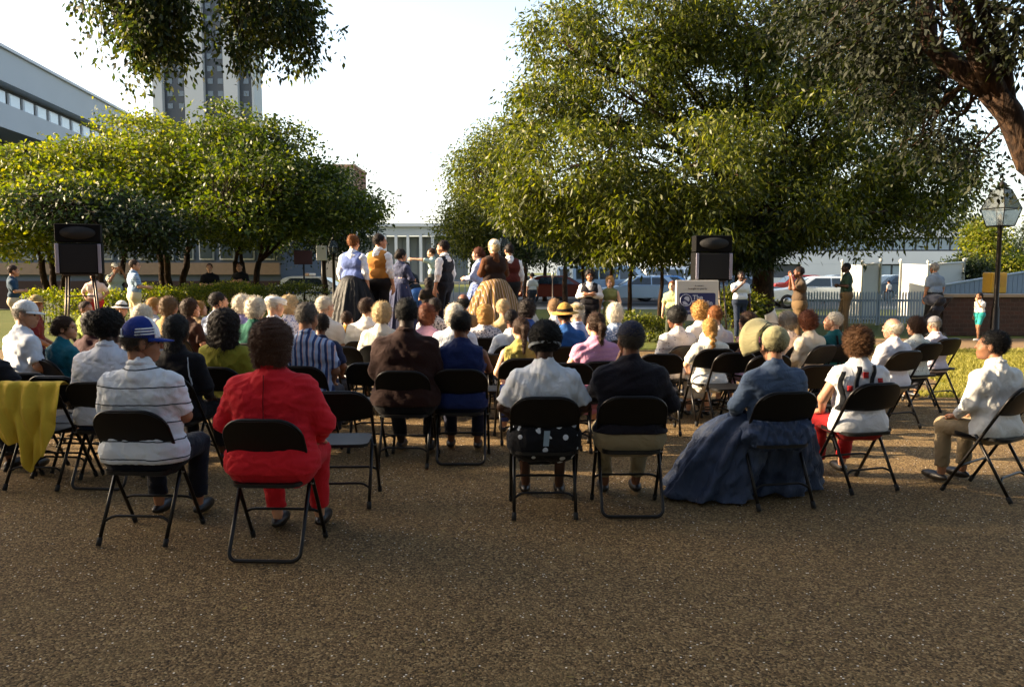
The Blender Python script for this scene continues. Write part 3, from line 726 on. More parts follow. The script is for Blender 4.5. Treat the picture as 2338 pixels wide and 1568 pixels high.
# --- second row
sit(402, 722, 300, 'long black haired woman in black top with white piping seated past the cap man', 'bars', w=1.08, hair=('long', 'black'), top=F_('#0d0c12'), sleeve='long', sk='b', bot=PT('#0d0c10'))
sit(512, 706, 275, 'woman with big dark brown hair in yellow top seated in second row', 'bars', w=1.02, hair=('big', 'dark'), top=F_('#8f8a2c'), sleeve='short', bot=SK('#827c2c'))
sit(697, 694, 272, 'grey haired man in blue striped shirt seated beyond the woman in red', 'bars', w=1.16, hair=('short', '#5a534b'), top=F_('#9fb0cf', 'vstripes', '#2f406c'), sleeve='short', collar=True, sk='t', bot=PT('#20242e'), lean=.04)
sit(925, 683, 286, 'large man in dark brown jacket seated in the second row', 'bars', yaw=-3, w=1.30, hair=('short', 'black'), top=F_('#2a120b'), sleeve='long', sk='d', bot=PT('#111013'), collar=True)
sit(1053, 712, 281, 'woman in sleeveless navy top seated in the second row with raised arm', 'loop', yaw=0, w=1.1, hair=('short', 'black'), top=F_('#152350'), sleeve='none', arms=('lap', 'clap'), sk='m', bot=PT('#11152a'))
sit(1188, 726, 250, 'ponytailed girl in pale yellow sleeveless top seated before the white headband', 'bars', w=.86, hair=('pony', 'brown'), top=F_('#a69b52'), sleeve='none', sk='p', bot=PT('#30407c'), hyaw=R(10), lean=-.03)
sit(1362, 714, 258, 'ponytailed woman in off shoulder pink blouse seated beyond the white headband', 'bars', w=1.08, hair=('pony', 'brown'), top=F_('#d096b0', 'hstripes', '#c78cad', .8), sleeve='cap', sk='p', bot=SK('#b57a98'), arms='wide', lean=.03)
# --- third row
sit(140, 723, 252, 'woman in teal top with tied brown hair seated facing right at left', 'bars', w=.98, hair=('updo', 'brown'), top=F_('#0f5c6c'), sleeve='short', hyaw=R(-55), glasses=True, eyes=True, sk='l', dyaw=-10)
sit(42, 683, 255, 'older man in white cap and white shirt seated at far left edge', 'bars', w=1.12, hat=('ballcap', F_('#dedede')), hair=('crop', 'grey'), top=F_('#d3d8e2'), sleeve='short', hyaw=R(-50), eyes=True, sk='l', dyaw=-12)
sit(205, 712, 232, 'dark haired man in maroon shirt seated just past the plain white shirt', 'bars', w=1.0, hair=('full', 'dark'), top=F_('#3a1418'), sk='b')
sit(320, 699, 225, 'silver haired woman in grey top seated hidden behind the blue cap', 'bars', w=1.05, hair=('bob', 'white'), top=F_('#8a8a90'), sk='l')
sit(1547, 700, 213, 'black haired woman in white blouse with small black dots seated right of centre', 'bars', w=1.08, hair=('afro', 'black'), top=F_('#e2dcd6', 'dots', '#202028'), sleeve='long', sk='m', hyaw=R(25))
BR = sit(1622, 728, 222, 'fair girl with long braid and sunlit white dress seated right of centre', 'bars', yaw=6, w=1.0, hair=('braid', 'blond'), top=F_('#e8e2d2'), sleeve='short', bot=SK('#e4e2dc'), sk='p', arms=('wide', 'lap'))
sit(2040, 727, 228, 'bald white haired man in white shirt seated on the right', 'bars', yaw=20, w=1.1, hair=('bald', 'white'), top=F_('#dfdce2'), sleeve='short', hyaw=R(32), sk='p', bot=PT('#8a8474'), eyes=True)
sit(2092, 724, 205, 'curly dark haired woman in dotted white blouse seated beside the bald man', 'bars', yaw=22, w=1.0, hair=('curly', 'brown'), top=F_('#dcdccf', 'dots', '#6a6a50'), hyaw=R(30), sk='l')
sit(2137, 729, 192, 'man in grey cap and pale pink shirt seated at the right end', 'bars', yaw=22, w=1.02, hat=('ballcap', F_('#6b6a70')), hair=('crop', 'grey'), top=F_('#dccfd6'), sleeve='short', collar=True, sk='t')
sit(1708, 738, 205, 'small girl in pink dress seated left of the cream bonnet', 'bars', w=.85, hair=('bob', 'brown'), top=F_('#c97f9d'), sleeve='none', bot=SK('#c3a5c4'), sk='p', kk=.86, hyaw=R(20))
# --- fourth row and beyond
sit(579, 681, 206, 'woman with fluffy pale hair in green top seated left of centre', 'bars', w=1.08, hair=('curly', 'white'), top=F_('#115544'), sk='p')
sit(625, 671, 200, 'old man in white cap and white shirt seated left of centre', 'bars', w=1.1, hat=('flatcap', F_('#ece9e2')), hair=('crop', 'white'), top=F_('#dcd9e2'), sleeve='short', hyaw=R(-30), sk='p')
sit(662, 676, 183, 'blond curly haired woman in floral blouse seated by the white cap man', 'bars', w=.95, hair=('curly', 'lt'), top=F_('#d8d8e2', 'floral', '#6a7bb0'), hyaw=R(-20), sk='p')
sit(551, 675, 186, 'white haired woman in violet blouse seated past the green top', 'bars', w=.95, hair=('curly', 'white'), top=F_('#8a84b4'), sk='p')
sit(730, 716, 238, 'dark haired person in dark blue shirt seated just past the striped shirt', 'bars', w=.95, hair=('short', 'dark'), top=F_('#1a2340'), sk='m')
sit(738, 678, 198, 'white haired man in cream shirt seated right of the striped shirt', 'bars', w=1.08, hair=('short', 'white'), top=F_('#dcd6cd'), hyaw=R(-25), sk='p')
sit(790, 713, 178, 'small brown haired child seated before the black skirted performer', 'bars', w=.8, hair=('short', 'brown'), top=F_('#b8862e'), kk=.82, sk='l')
sit(836, 681, 200, 'brown haired man in bright white shirt seated below the ochre vest', 'bars', w=1.08, hair=('short', 'brown'), top=F_('#ece8dc'), sk='p', hyaw=R(-20))
sit(871, 692, 212, 'curly light brown haired person in cream shirt seated left of brown jacket', 'bars', w=.95, hair=('curly', 'lt'), top=F_('#e4dccb'), sleeve='short', sk='l')
sit(974, 697, 212, 'red brown haired woman in pink top seated right of brown jacket', 'bars', w=1.0, hair=('bob', 'auburn'), top=F_('#cf9fb4'), sk='l')
sit(992, 681, 182, 'dark haired woman in black and white print blouse seated near centre', 'bars', w=.95, hair=('short', 'dark'), top=F_('#d8d2cc', 'floral', '#2a2a30'), sk='m')
sit(1037, 697, 218, 'white haired person in white shirt seated beyond the navy top', 'bars', w=1.1, hair=('bob', 'white'), top=F_('#dfe4ea'), sk='p')
sit(1057, 671, 170, 'balding brown skinned man in tan shirt seated at centre front', 'bars', w=1.0, hair=('bald', 'black'), top=F_('#8b6f4c'), sk='m')
sit(1106, 705, 190, 'light brown haired child in patterned shirt seated below the tan apron', 'bars', w=.86, hair=('full', 'blond'), top=F_('#d0cccc', 'floral', '#444a60'), kk=.9, sk='p')
sit(1150, 690, 186, 'blond boy in tan shirt seated right of the tan apron', 'bars', w=.9, hair=('short', 'lt'), top=F_('#b6a276'), kk=.95, sk='p')
sit(1168, 745, 212, 'short haired child in plain white undershirt seated before the blond boy', 'bars', w=.9, hair=('crop', 'dark'), top=F_('#dfe6ea'), kk=.9, sk='m')
sit(1205, 686, 190, 'woman with dark wavy hair and blue top seated at centre right', 'bars', w=.98, hair=('curly', 'dark'), top=F_('#2a4a8a'), sk='l')
sit(1268, 682, 186, 'short haired man in white tee seated at centre right front', 'bars', w=1.0, hair=('crop', '#8a6c4a'), top=F_('#e6e3e0'), sk='p')
sit(1316, 688, 205, 'old man in tan flat cap and pale blue shirt seated right of centre', 'bars', w=1.08, hat=('flatcap', F_('#8f7d58')), hair=('crop', 'white'), top=F_('#a9b5da'), sleeve='short', collar=True, sk='p')
sit(1292, 718, 215, 'person in yellow banded straw hat seated by the tan flat cap', 'bars', w=.9, hat=('bandhat', F_('#b0863c'), F_('#1c1410')), hair=('short', 'dark'), top=F_('#27589a'), kk=.95, sk='m')
sit(1405, 694, 196, 'white haired woman in blue floral blouse seated by the pink blouse', 'bars', w=1.0, hair=('bob', 'white'), top=F_('#7f93b4', 'floral', '#d9dde6'), sk='p')
sit(1598, 688, 190, 'curly brown haired boy in white shirt seated below the blue sign', 'bars', w=.9, hair=('curly', 'blond'), top=F_('#e6ddd0'), sk='p', kk=.93)
sit(1637, 700, 205, 'ginger haired man in white shirt seated below the blue sign', 'bars', w=1.0, hair=('short', 'ginger'), top=F_('#e4dedb'), hyaw=R(-20), sk='p')
sit(1803, 713, 208, 'grey curly haired woman in dotted blouse seated past the cream bonnet', 'bars', w=1.05, hair=('curly', 'grey'), top=F_('#d6c4bc', 'dots', '#4a3440'), sk='p', arms=('face', 'lap'))
sit(1851, 712, 212, 'auburn curly haired woman in cream sweater seated right of the bonnet', 'bars', w=1.1, hair=('curly', 'auburn'), top=F_('#ddccb2'), sleeve='long', sk='l')
SUS = sit(1904, 713, 207, 'white haired man in teal shirt and dark suspenders seated right of centre', 'bars', yaw=25, w=1.02, hair=('short', 'white'), top=F_('#0f5254'), sleeve='short', hyaw=R(35), sk='l', eyes=True)
sit(385, 680, 180, 'sandy haired woman in tan shirt seated left beyond the black top', 'bars', w=.95, hair=('bob', '#6b5234'), top=F_('#a38456'), sk='l')
sit(428, 698, 186, 'brown haired child in dark brown shirt seated between two taller women', 'bars', w=.9, hair=('bob', 'brown'), top=F_('#3b2016'), kk=.95, hyaw=R(-40), sk='l')
sit(345, 685, 168, 'blond child in plaid shirt seated at the left front', 'bars', w=.9, hair=('short', 'blond'), top=F_('#8890a0', 'plaid', '#d8d0c0'), sk='p', kk=.94)
sit(268, 686, 160, 'person in white hat with black band seated at the left front', 'bars', w=.95, hat=('bandhat', F_('#e4dccc'), F_('#15141a')), hair=('crop', 'grey'), top=F_('#c9b9b6'), hyaw=R(-60), sk='p', eyes=True, dyaw=-20)
sit(192, 694, 166, 'boy in lime green shirt seated at the left front', 'bars', w=.85, hair=('short', 'brown'), top=F_('#93a03c'), kk=.9, hyaw=R(-50), sk='l', dyaw=-15)
sit(495, 668, 182, 'dark haired man in pale blue shirt seated left beyond the big hair', 'bars', w=1.02, hair=('short', 'dark'), top=F_('#b4c0dc'), hyaw=R(-30), sk='l')
sit(80, 706, 176, 'man in dark red shirt with tan cap seated at the far left front', 'bars', w=1.0, hat=('ballcap', F_('#a08a58')), hair=('short', 'dark'), top=F_('#6a1a18'), hyaw=R(-60), sk='t', dyaw=-20, kk=.98)
sit(455, 690, 158, 'fair haired child in brown top seated by the left hedge', 'bars', w=.82, hair=('bob', 'blond'), top=F_('#6b5638'), kk=.88, hyaw=R(-40), sk='p')
# --- players on the stage
ST = .45; GP = 'costumed performers on the stage'
def play(*a, **k): return stand(*a, z0=ST, group=GP, **k)
play(806, 536, 138, 'performer in white blouse, blue bodice and wide black skirt on the stage', yaw=-18, hair=('bun', 'ginger'), top=F_('#e6e8ee'), sleeve='long', vest=F_('#6577b0'), bot=('skirt', satin('#0b0909')), arms='down', sk='p', skirtR=.5, w=1.02)
play(866, 533, 136, 'bearded performer in ochre waistcoat and white sleeves on the stage', yaw=-28, hair=('short', 'dark'), top=F_('#e8e6e4'), sleeve='long', vest=F_('#a56e2a'), bot=PT('#161314'), arms='down', hyaw=R(-42), sk='l', eyes=True, w=1.08, collar=True)
play(915, 568, 128, 'shorter performer in dark slate dress with white cuffs on the stage', yaw=-35, hair=('updo', 'dark'), top=F_('#3a3f58'), sleeve='long', bot=SK('#363a54'), arms=('down', 'front'), hyaw=R(-25), sk='l', eyes=True, skirtR=.36, w=.95)
play(1013, 548, 134, 'performer in dark waistcoat and white sleeves facing left on the stage', yaw=62, hair=('short', 'dark'), top=F_('#e8e6e4'), sleeve='long', vest=F_('#15161e'), bot=PT('#14151c'), arms='down', hyaw=R(14), sk='l', eyes=True, collar=True)
play(1093, 564, 130, 'performer in pale blue dress facing left on the stage', yaw=70, hair=('updo', 'auburn'), top=F_('#a9b6d8'), sleeve='long', bot=SK('#5a6a9c', 'pinstripe', '#8795c0'), arms='front', hyaw=R(10), sk='p', eyes=True, skirtR=.40, w=.95)
play(1128, 546, 140, 'performer in linen cap, brown bodice and striped tan apron on the stage', yaw=25, hair=('updo', 'lt'), hat=('daycap', F_('#dcd6c6')), top=F_('#5a3418'), sleeve='long', bot=('skirt', F_('#8a6c3c', 'vstripes', '#6a4e26')), arms='front', sk='p', skirtR=.62, vest=F_('#2c180c'))
play(1163, 556, 124, 'performer in maroon waistcoat half hidden behind the linen cap on stage', yaw=15, hair=('short', 'dark'), top=F_('#e4ddd8'), sleeve='long', vest=F_('#571f14'), bot=PT('#1a1512'), arms='down', sk='l', w=1.05)
# --- people standing round the crowd
stand(305, 592, 98, 'man in blue plaid shirt and khaki trousers standing left by the hedge', yaw=-50, hair=('short', 'brown'), top=F_('#5f7c9a', 'plaid', '#a9b8c4'), bot=PT('#c9b68e'), arms='front', hyaw=R(-25), sk='l', eyes=True, w=1.1, collar=True)
stand(262, 599, 86, 'photographer in white cap and olive trousers standing at left', yaw=-120, hat=('ballcap', F_('#e4e0d4')), hair=('crop', 'brown'), top=F_('#a9b0a0'), bot=PT('#3c463a'), arms='cam', sk='t', eyes=True)
stand(214, 618, 96, 'person in pale blouse and red shorts standing under the left loudspeaker', yaw=-170, hair=('bob', 'dark'), top=F_('#d8b8a6'), bot=('shorts', F_('#a82c30')), arms='hip', sk='t', eyes=True)
stand(28, 605, 105, 'man in dark shirt standing at the far left edge with folded arm', yaw=-60, hair=('short', 'brown'), top=F_('#1c3a50'), bot=PT('#b8ac90'), arms='fold', sk='l', eyes=True)
stand(478, 601, 76, 'officer in black uniform with hands together behind the hedge', yaw=-165, hair=('crop', 'dark'), top=F_('#0f0f14'), bot=PT('#0e0e13'), arms='front', sk='p', eyes=True, w=1.08)
stand(547, 599, 74, 'officer in black uniform with folded arms behind the hedge', yaw=-190, hair=('crop', 'brown'), top=F_('#101014'), bot=PT('#0e0e12'), arms='cross', sk='l', eyes=True, w=1.08)
stand(986, 566, 88, 'person in pale shirt pointing left beyond the stage', yaw=85, z0=.55, hair=('short', 'brown'), top=F_('#aebfb6'), bot=PT('#4b4a44'), arms=('point', 'down'), sk='p', eyes=True)
stand(978, 634, 100, 'small child in dark brown clothes standing beyond the stage', yaw=20, hair=('full', 'dark'), top=F_('#22160f'), bot=PT('#1e1712'), arms='front', sk='l')
stand(952, 598, 84, 'person in dark top and blue jeans bending beyond the stage', yaw=60, hair=('short', 'dark'), top=F_('#15202c'), bot=PT('#3b63a0'), arms='front', sk='l', lean=.5)
stand(1347, 616, 112, 'woman in black waistcoat and white sleeves with crossed arms under the trees', yaw=170, hair=('curly', 'dark'), top=F_('#dcd8d4'), sleeve='long', vest=F_('#15131a'), bot=PT('#15131a'), arms='cross', sk='t', eyes=True)
stand(1393, 631, 112, 'fair haired girl in olive dress standing under the trees', yaw=160, hair=('bob', 'blond'), top=F_('#6e7244'), sleeve='none', bot=SK('#6a6e42'), arms='down', sk='p', eyes=True, skirtR=.24, w=.9)
stand(1535, 641, 108, 'child in olive and white top standing left of the white sign', yaw=150, hair=('short', 'ginger'), top=F_('#aab07c'), bot=PT('#3a3f30'), arms='down', sk='p', eyes=True, w=.9)
stand(1692, 618, 98, 'man in white top with raised hand standing beside the big trunk', yaw=-175, hair=('crop', 'black'), top=F_('#c9cccf'), bot=PT('#1a2436'), arms=('down', 'clap'), sk='b', eyes=True)
stand(1826, 608, 112, 'stocky man in brown shirt lifting a camera in the shade', yaw=80, hair=('short', 'dark'), top=F_('#4a3a2a'), bot=PT('#5e4a30'), arms='cam', sk='m', w=1.25)
stand(1934, 599, 90, 'man in dark green shirt and khaki trousers standing in profile by the fence', yaw=82, hair=('crop', 'black'), top=F_('#1f3528'), bot=PT('#5c4a32'), arms='fold', sk='b', w=1.08)
stand(2135, 600, 92, 'grey haired man in grey shirt and black trousers standing by the fence', yaw=15, hair=('short', 'grey'), top=F_('#75808c'), bot=PT('#12100f'), arms='down', sk='t', w=1.1, collar=True)
stand(2238, 668, 99, 'small boy in white shirt and aqua shorts standing by the lamp post', yaw=95, hair=('short', 'dark'), top=F_('#d8cfc4'), bot=('shorts', F_('#2a8f8c')), arms=('face', 'down'), sk='t', eyes=True, shoe='#cfcac0', w=1.15, hs=1.12)
for (x, tp, s, lb, c) in ((1215, 622, 62, 'distant walker in white shirt between stage and street', '#d8d8d8'), (1880, 640, 46, 'distant walker in red beside the parked cars', '#8c2a20'), (2030, 640, 46, 'distant walker in pale shirt between the white booths', '#d8d0c4')):
    stand(x, tp, s, lb, yaw=30, hair=('short', 'dark'), top=F_(c), bot=PT('#2a2f3c'), arms='down', sk='l', q=2.2)
# bonnet and spread skirt of the costumed woman
def bonnet():
    root, S, HC, HM = BON[0]
    P = [ell((0, -.045, .03), (.108, .095, .108))]
    V, Q = sdf(xf(P, np.array(HM.to_3x3()), np.array(HM.translation)), .008, .02, amp=.003, wl=.06)
    b = mesh_np('bonnet', V, Q, F_('#a59d74'), root)
    g = G(); v = []; f = []; n = 28         # flaring stiff brim, tilted to the left
    for i in range(6):
        t = i / 5
        for j in range(n + 1):
            a = R(-38) + R(256) * j / n; r = .105 + .07 * t; v.append((r * math.cos(a), .02 + .13 * t, .02 + r * math.sin(a)))
    for i in range(5):
        for j in range(n): f.append((i * (n + 1) + j, i * (n + 1) + j + 1, (i + 1) * (n + 1) + j + 1, (i + 1) * (n + 1) + j))
    g.raw(v, f, HM @ Matrix.Rotation(R(9), 4, 'Z')); o = g.obj('brim', F_('#a59d74'), b, smooth=True); md = o.modifiers.new('s', 'SOLIDIFY'); md.thickness = .004
    g = G(); g.tube([HM @ Vector(p) for p in ((-.10, .0, .09), (-.03, .01, .150), (.05, .01, .145), (.112, 0, .05))], .004, 6); g.obj('ribbon', F_('#15131a'), b, True)
    # skirt: gathered at the waist, poured off the chair to the left and to the right
    def loft(name, c0, r0, c1, r1, ph, m=34, n=96, a0=0, a1=2 * math.pi, bulge=.25):
        v = []; f = []
        for i in range(m + 1):
            t = i / m; cx = c0[0] + (c1[0] - c0[0]) * t ** .8; cy = c0[1] + (c1[1] - c0[1]) * t; z = c0[2] + (c1[2] - c0[2]) * (t ** 1.35)
            for j in range(n + 1):
                a = a0 + (a1 - a0) * j / n; e = t ** (.38 + bulge)
                fold = 1 + (.11 * math.sin(7 * a + ph + 2.5 * t + 1.1 * math.sin(3 * a)) + .05 * math.sin(17 * a + 3 * t + ph)) * min(1, 2.5 * t + .15)
                v.append((cx + (r0[0] + (r1[0] - r0[0]) * e) * math.cos(a) * fold, cy + (r0[1] + (r1[1] - r0[1]) * e) * math.sin(a) * fold, max(.012, z + .012 * math.sin(7 * a + 9 * t))))
        for i in range(m):
            for j in range(n): f.append((i * (n + 1) + j, i * (n + 1) + j + 1, (i + 1) * (n + 1) + j + 1, (i + 1) * (n + 1) + j))
        va = np.array(v); t_ = np.clip((c0[2] - va[:, 2]) / c0[2], 0, 1); nz = wr(int(ph * 10))(va[:, 0], va[:, 1], va[:, 2], .26) + .5 * wr(int(ph * 10) + 1)(va[:, 0], va[:, 1], va[:, 2], .11)
        cc = np.array((c1[0], c1[1])); d_ = va[:, :2] - cc; d_ /= np.linalg.norm(d_, axis=1)[:, None] + 1e-6; va[:, :2] += d_ * (nz * .022 * (.25 + t_))[:, None]
        g = G(); g.raw(va, f); return g.obj(name, satin('#303c54'), root, smooth=True)
    loft('skirt', (-.07, .12, .66), (.18, .10), (-.39, .27, .015), (.36, .31), 1.0)
    loft('skirt_front', (.08, .12, .60), (.2, .16), (.20, .36, .015), (.38, .3), 2.5)
    V, Q = sdf([cone((-.17, -.06, .55), (.17, -.06, .55), .115, .115, .9), cone((-.15, -.12, .47), (.15, -.12, .47), .05, .05)], .011, .05, amp=.016, wl=.10, seed=3)
    mesh_np('skirt_back', V, Q, satin('#34435f'), root)
    g = G(); hc_ = HC
bonnet()
# dark wavy bands and red dots on the white top, braces on the teal shirt, jacket over the chair
def band_on(root, pts, wd, mat, name, q=8):
    g = G(); n = len(pts); v = []; f = []
    for i, p in enumerate(pts):
        p = Vector(p); v += [(p.x - wd / 2, p.y, p.z), (p.x + wd / 2, p.y, p.z), (p.x + wd / 2, p.y - .006, p.z), (p.x - wd / 2, p.y - .006, p.z)]
    for i in range(n - 1):
        for a in range(4): f.append((i * 4 + a, i * 4 + (a + 1) % 4, i * 4 + 4 + (a + 1) % 4, i * 4 + 4 + a))
    g.raw(v, f); return g
def surf_band(root, path, wd, mat, name, off=.006):
    """cloth band laid on the back of the shirt: drop each point onto the shirt along +y"""
    sh = [c for c in root.children if c.name.startswith('shirt')][0]; me = sh.data
    co = np.empty(len(me.vertices) * 3, np.float32); me.vertices.foreach_get('co', co); co = co.reshape(-1, 3)
    def y_at(x, z):
        d = (co[:, 0] - x) ** 2 + (co[:, 2] - z) ** 2; m = d < .022 ** 2
        return co[m, 1].min() if m.any() else co[np.argmin(d), 1]
    v = []; f = []; n = len(path)
    for (x, z) in path:
        for u in (-.5, -.17, .17, .5): v.append((x + u * wd, y_at(x + u * wd, z) - off, z))
    for i in range(n - 1):
        for a in range(3): f.append((i * 4 + a, i * 4 + a + 1, i * 4 + 5 + a, i * 4 + 4 + a))
    g = G(); g.raw(v, f); o = g.obj(name, mat, sh, smooth=True); md = o.modifiers.new('s', 'SOLIDIFY'); md.thickness = .006
    return o
for o in [o for o in bpy.data.objects if o.get('label', '').startswith('curly haired woman in white top')]:
    for x0 in (-.195, -.075, .055):
        surf_band(o, [(x0 + .016 * math.sin((z - .7) * 26), z) for z in np.linspace(1.045 - abs(x0) * .35, .66, 30)], .036, F_('#15171c'), 'band')
    for cx, cz in ((-.005, .95), (.12, .90), (-.14, .84)):
        surf_band(o, [(cx, cz + .024 * t) for t in (-1, -.5, 0, .5, 1)], .044, F_('#a02020'), 'red_dot')
for o in [o for o in bpy.data.objects if o.get('label', '').startswith('white haired man in teal')]:
    for x0 in (-.07, .07): surf_band(o, [(x0 * (1 - .6 * (1 - (z - .6) / .45)), z) for z in np.linspace(1.02, .62, 12)], .028, F_('#15100f'), 'suspender')
for o in [o for o in bpy.data.objects if o.get('label', '').startswith('black haired woman with white headband')]:
    g = G(); z0 = .60
    g.raw([(-.005, -.17, .605), (.035, -.17, .605), (.025, -.165, .50), (-.012, -.165, .50)], [(0, 1, 2, 3)]); ob = g.obj('sash', F_('#8fa4b4'), o); md = ob.modifiers.new('s', 'SOLIDIFY'); md.thickness = .01
for o in [o for o in bpy.data.objects if o.get('label', '').startswith('long black haired woman')]:
    surf_band(o, [(.16 + .03 * math.sin((1.0 - z) * 3), z) for z in np.linspace(.985, .7, 14)], .007, F_('#b8c0cc'), 'piping')
for o in [o for o in bpy.data.objects if o.get('label', '').startswith('broad woman with brown hair in red')]:
    surf_band(o, [(-.01, z) for z in np.linspace(1.03, .62, 12)], .004, F_('#6a0a10'), 'seam', .001)
# ------------------------------------------------------------------ ground and far setting
def sheet(name, x0, x1, y0, y1, z, mat, nx=1, ny=1, kind='structure'):
    g = G(); v = [(x0 + (x1 - x0) * i / nx, y0 + (y1 - y0) * j / ny, z) for j in range(ny + 1) for i in range(nx + 1)]
    f = [(j * (nx + 1) + i, j * (nx + 1) + i + 1, (j + 1) * (nx + 1) + i + 1, (j + 1) * (nx + 1) + i) for j in range(ny) for i in range(nx)]
    g.raw(v, f); o = g.obj(name, mat); o['kind'] = kind; return o
def m_gravel():
    q = N("exposed_aggregate"); co = q.coord(); c = q.n("TexVoronoi", feature='F1'); q.l(co, c.inputs['Vector']); c.inputs['Scale'].default_value = 105
    c2 = q.n("TexVoronoi", feature='F1'); q.l(co, c2.inputs['Vector']); c2.inputs['Scale'].default_value = 70
    rgb = q.n("SeparateColor"); q.l(c.outputs['Color'], rgb.inputs[0]); rgb2 = q.n("SeparateColor"); q.l(c2.outputs['Color'], rgb2.inputs[0])
    base = q.ramp(rgb.outputs[0], [(0, srgb('#3b3022')), (.3, srgb('#655137')), (.6, srgb('#816847')), (.86, srgb('#9b8059')), (1, srgb('#b59b70'))])
    big = q.noise(.55, 4, co); base = q.mix(q.math('MULTIPLY', big, .6), base, srgb('#40351f'))
    patch = q.noise(2.6, 5, co); base = q.mix(q.math('MULTIPLY', q.math('GREATER_THAN', patch, .57), .22), base, srgb('#7a6644'))
    white = q.math('MULTIPLY', q.math('GREATER_THAN', rgb2.outputs[1], .972), q.math('LESS_THAN', c2.outputs['Distance'], .34))
    base = q.mix(white, base, srgb('#e6dccb'))
    dark = q.math('MULTIPLY', q.math('GREATER_THAN', rgb2.outputs[2], .90), q.math('LESS_THAN', c2.outputs['Distance'], .4)); base = q.mix(dark, base, srgb('#1d1712'))
    q.set(base, .92, 0, .15); q.bump(q.math('ADD', q.math('MULTIPLY', c.outputs['Distance'], -1), q.math('MULTIPLY', q.noise(30, 4, co), .5)),   .6, .012); return q.m
def m_grass(a='#4d5a1e', b='#7f8430', sc=30):
    q = N("grass"); co = q.coord(); f = q.noise(sc, 6, co); g_ = q.noise(.8, 4, co)
    q.set(q.mix(q.math('MULTIPLY', g_, .5), q.ramp(f, [(.3, srgb(a)), (.7, srgb(b))]), srgb('#6e6a34')), .9, 0, .2); q.bump(f, .8, .05); return q.m
ASPH = solid('asphalt', '#4a4946', .85, 0, .2, 3, .3, .3)
CONC = solid('concrete', '#8d8a84', .85, 0, .12, 1.2, .3, .2)
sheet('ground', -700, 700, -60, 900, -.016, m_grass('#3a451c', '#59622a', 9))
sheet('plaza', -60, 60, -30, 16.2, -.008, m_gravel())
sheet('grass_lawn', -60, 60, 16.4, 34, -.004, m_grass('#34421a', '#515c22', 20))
sheet('street', -200, 200, 36, 62, -.004, ASPH)
sheet('pavement', -200, 200, 33.6, 35.8, .0, CONC)
sheet('footpath', 8.0, 40, 16.3, 18.9, -.002, solid('path_dirt', '#7c6548', .9, 0, .2, 4, .2, .4))
sheet('footpath', -1.8, .9, 18, 33, .0, CONC)
for k_ in range(9):
    sheet('road_marking', -30 + 9 * k_, -27 + 9 * k_, 46.0, 46.14, .002, solid('road_paint', '#b9b6a8', .7))
# lawn patch right of the audience: real blades
def blades(name, x0, x1, y0, y1, n, h, mat, keep, label=None, seed=1, wd=.006):
    rg = np.random.RandomState(seed); P = np.stack([rg.uniform(x0, x1, n), rg.uniform(y0, y1, n)], 1); P = P[[keep(*p) for p in P]]; n = len(P)
    a = rg.uniform(0, 6.28, n); L = h * rg.uniform(.5, 1.3, n); b = rg.normal(size=(n, 2)) * .4 * L[:, None]; s = np.stack([np.cos(a), np.sin(a)], 1) * wd
    z0 = np.zeros((n, 1)); p0 = np.hstack([P - s, z0]); p1 = np.hstack([P + s, z0]); m1 = np.hstack([P + s * .6 + b * .4, L[:, None] * .6]); t = np.hstack([P + b, L[:, None]])
    V = np.stack([p0, p1, m1, t], 1).reshape(-1, 3); o = mesh_np(name, V, np.arange(n * 4).reshape(-1, 4), mat); tag(o, label, 'grass', kind='stuff'); return o
def leafmat(a, b, c, rough=.45, trans=.55, hue=True):
    q = N("leaves"); g_ = q.n("NewGeometry"); col = q.ramp(g_.outputs['Random Per Island'], [(0, srgb(a)), (.5, srgb(b)), (1, srgb(c))])
    q.set(col, rough + .08, 0, .35); tr = q.n("BsdfTranslucent"); tc = q.n("HueSaturation"); q.l(col, tc.inputs['Color']); tc.inputs['Value'].default_value = 1.5; tc.inputs['Saturation'].default_value = 1.1
    q.l(tc.outputs[0], tr.inputs[0]); ms = q.n("MixShader"); ms.inputs[0].default_value = trans; q.l(q.b.outputs[0], ms.inputs[1]); q.l(tr.outputs[0], ms.inputs[2])
    q.l(ms.outputs[0], q.t.nodes["Material Output"].inputs[0]); return q.m
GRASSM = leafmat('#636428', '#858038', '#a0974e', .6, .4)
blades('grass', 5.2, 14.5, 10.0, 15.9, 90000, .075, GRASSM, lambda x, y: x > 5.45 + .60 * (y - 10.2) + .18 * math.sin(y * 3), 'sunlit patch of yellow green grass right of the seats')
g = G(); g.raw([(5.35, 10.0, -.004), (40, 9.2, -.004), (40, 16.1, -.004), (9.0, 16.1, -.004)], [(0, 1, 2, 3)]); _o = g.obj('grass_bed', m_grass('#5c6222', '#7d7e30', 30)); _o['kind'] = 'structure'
BARK = N("bark"); _c = BARK.coord(scale=(1, 1, .25)); _f = BARK.noise(14, 6, _c, 1.0)
BARK.set(BARK.ramp(_f, [(.3, srgb('#160f0a')), (.55, srgb('#35261b')), (.8, srgb('#59432f'))]), .9, 0, .2); BARK.bump(_f, 1.0, .04); BARK = BARK.m
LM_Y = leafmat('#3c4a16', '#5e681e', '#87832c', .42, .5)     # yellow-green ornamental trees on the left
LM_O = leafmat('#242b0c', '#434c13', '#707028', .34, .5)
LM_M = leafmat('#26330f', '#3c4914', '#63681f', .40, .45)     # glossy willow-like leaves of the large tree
LM_D = leafmat('#16210e', '#223014', '#36421b', .45, .30)     # dark trees
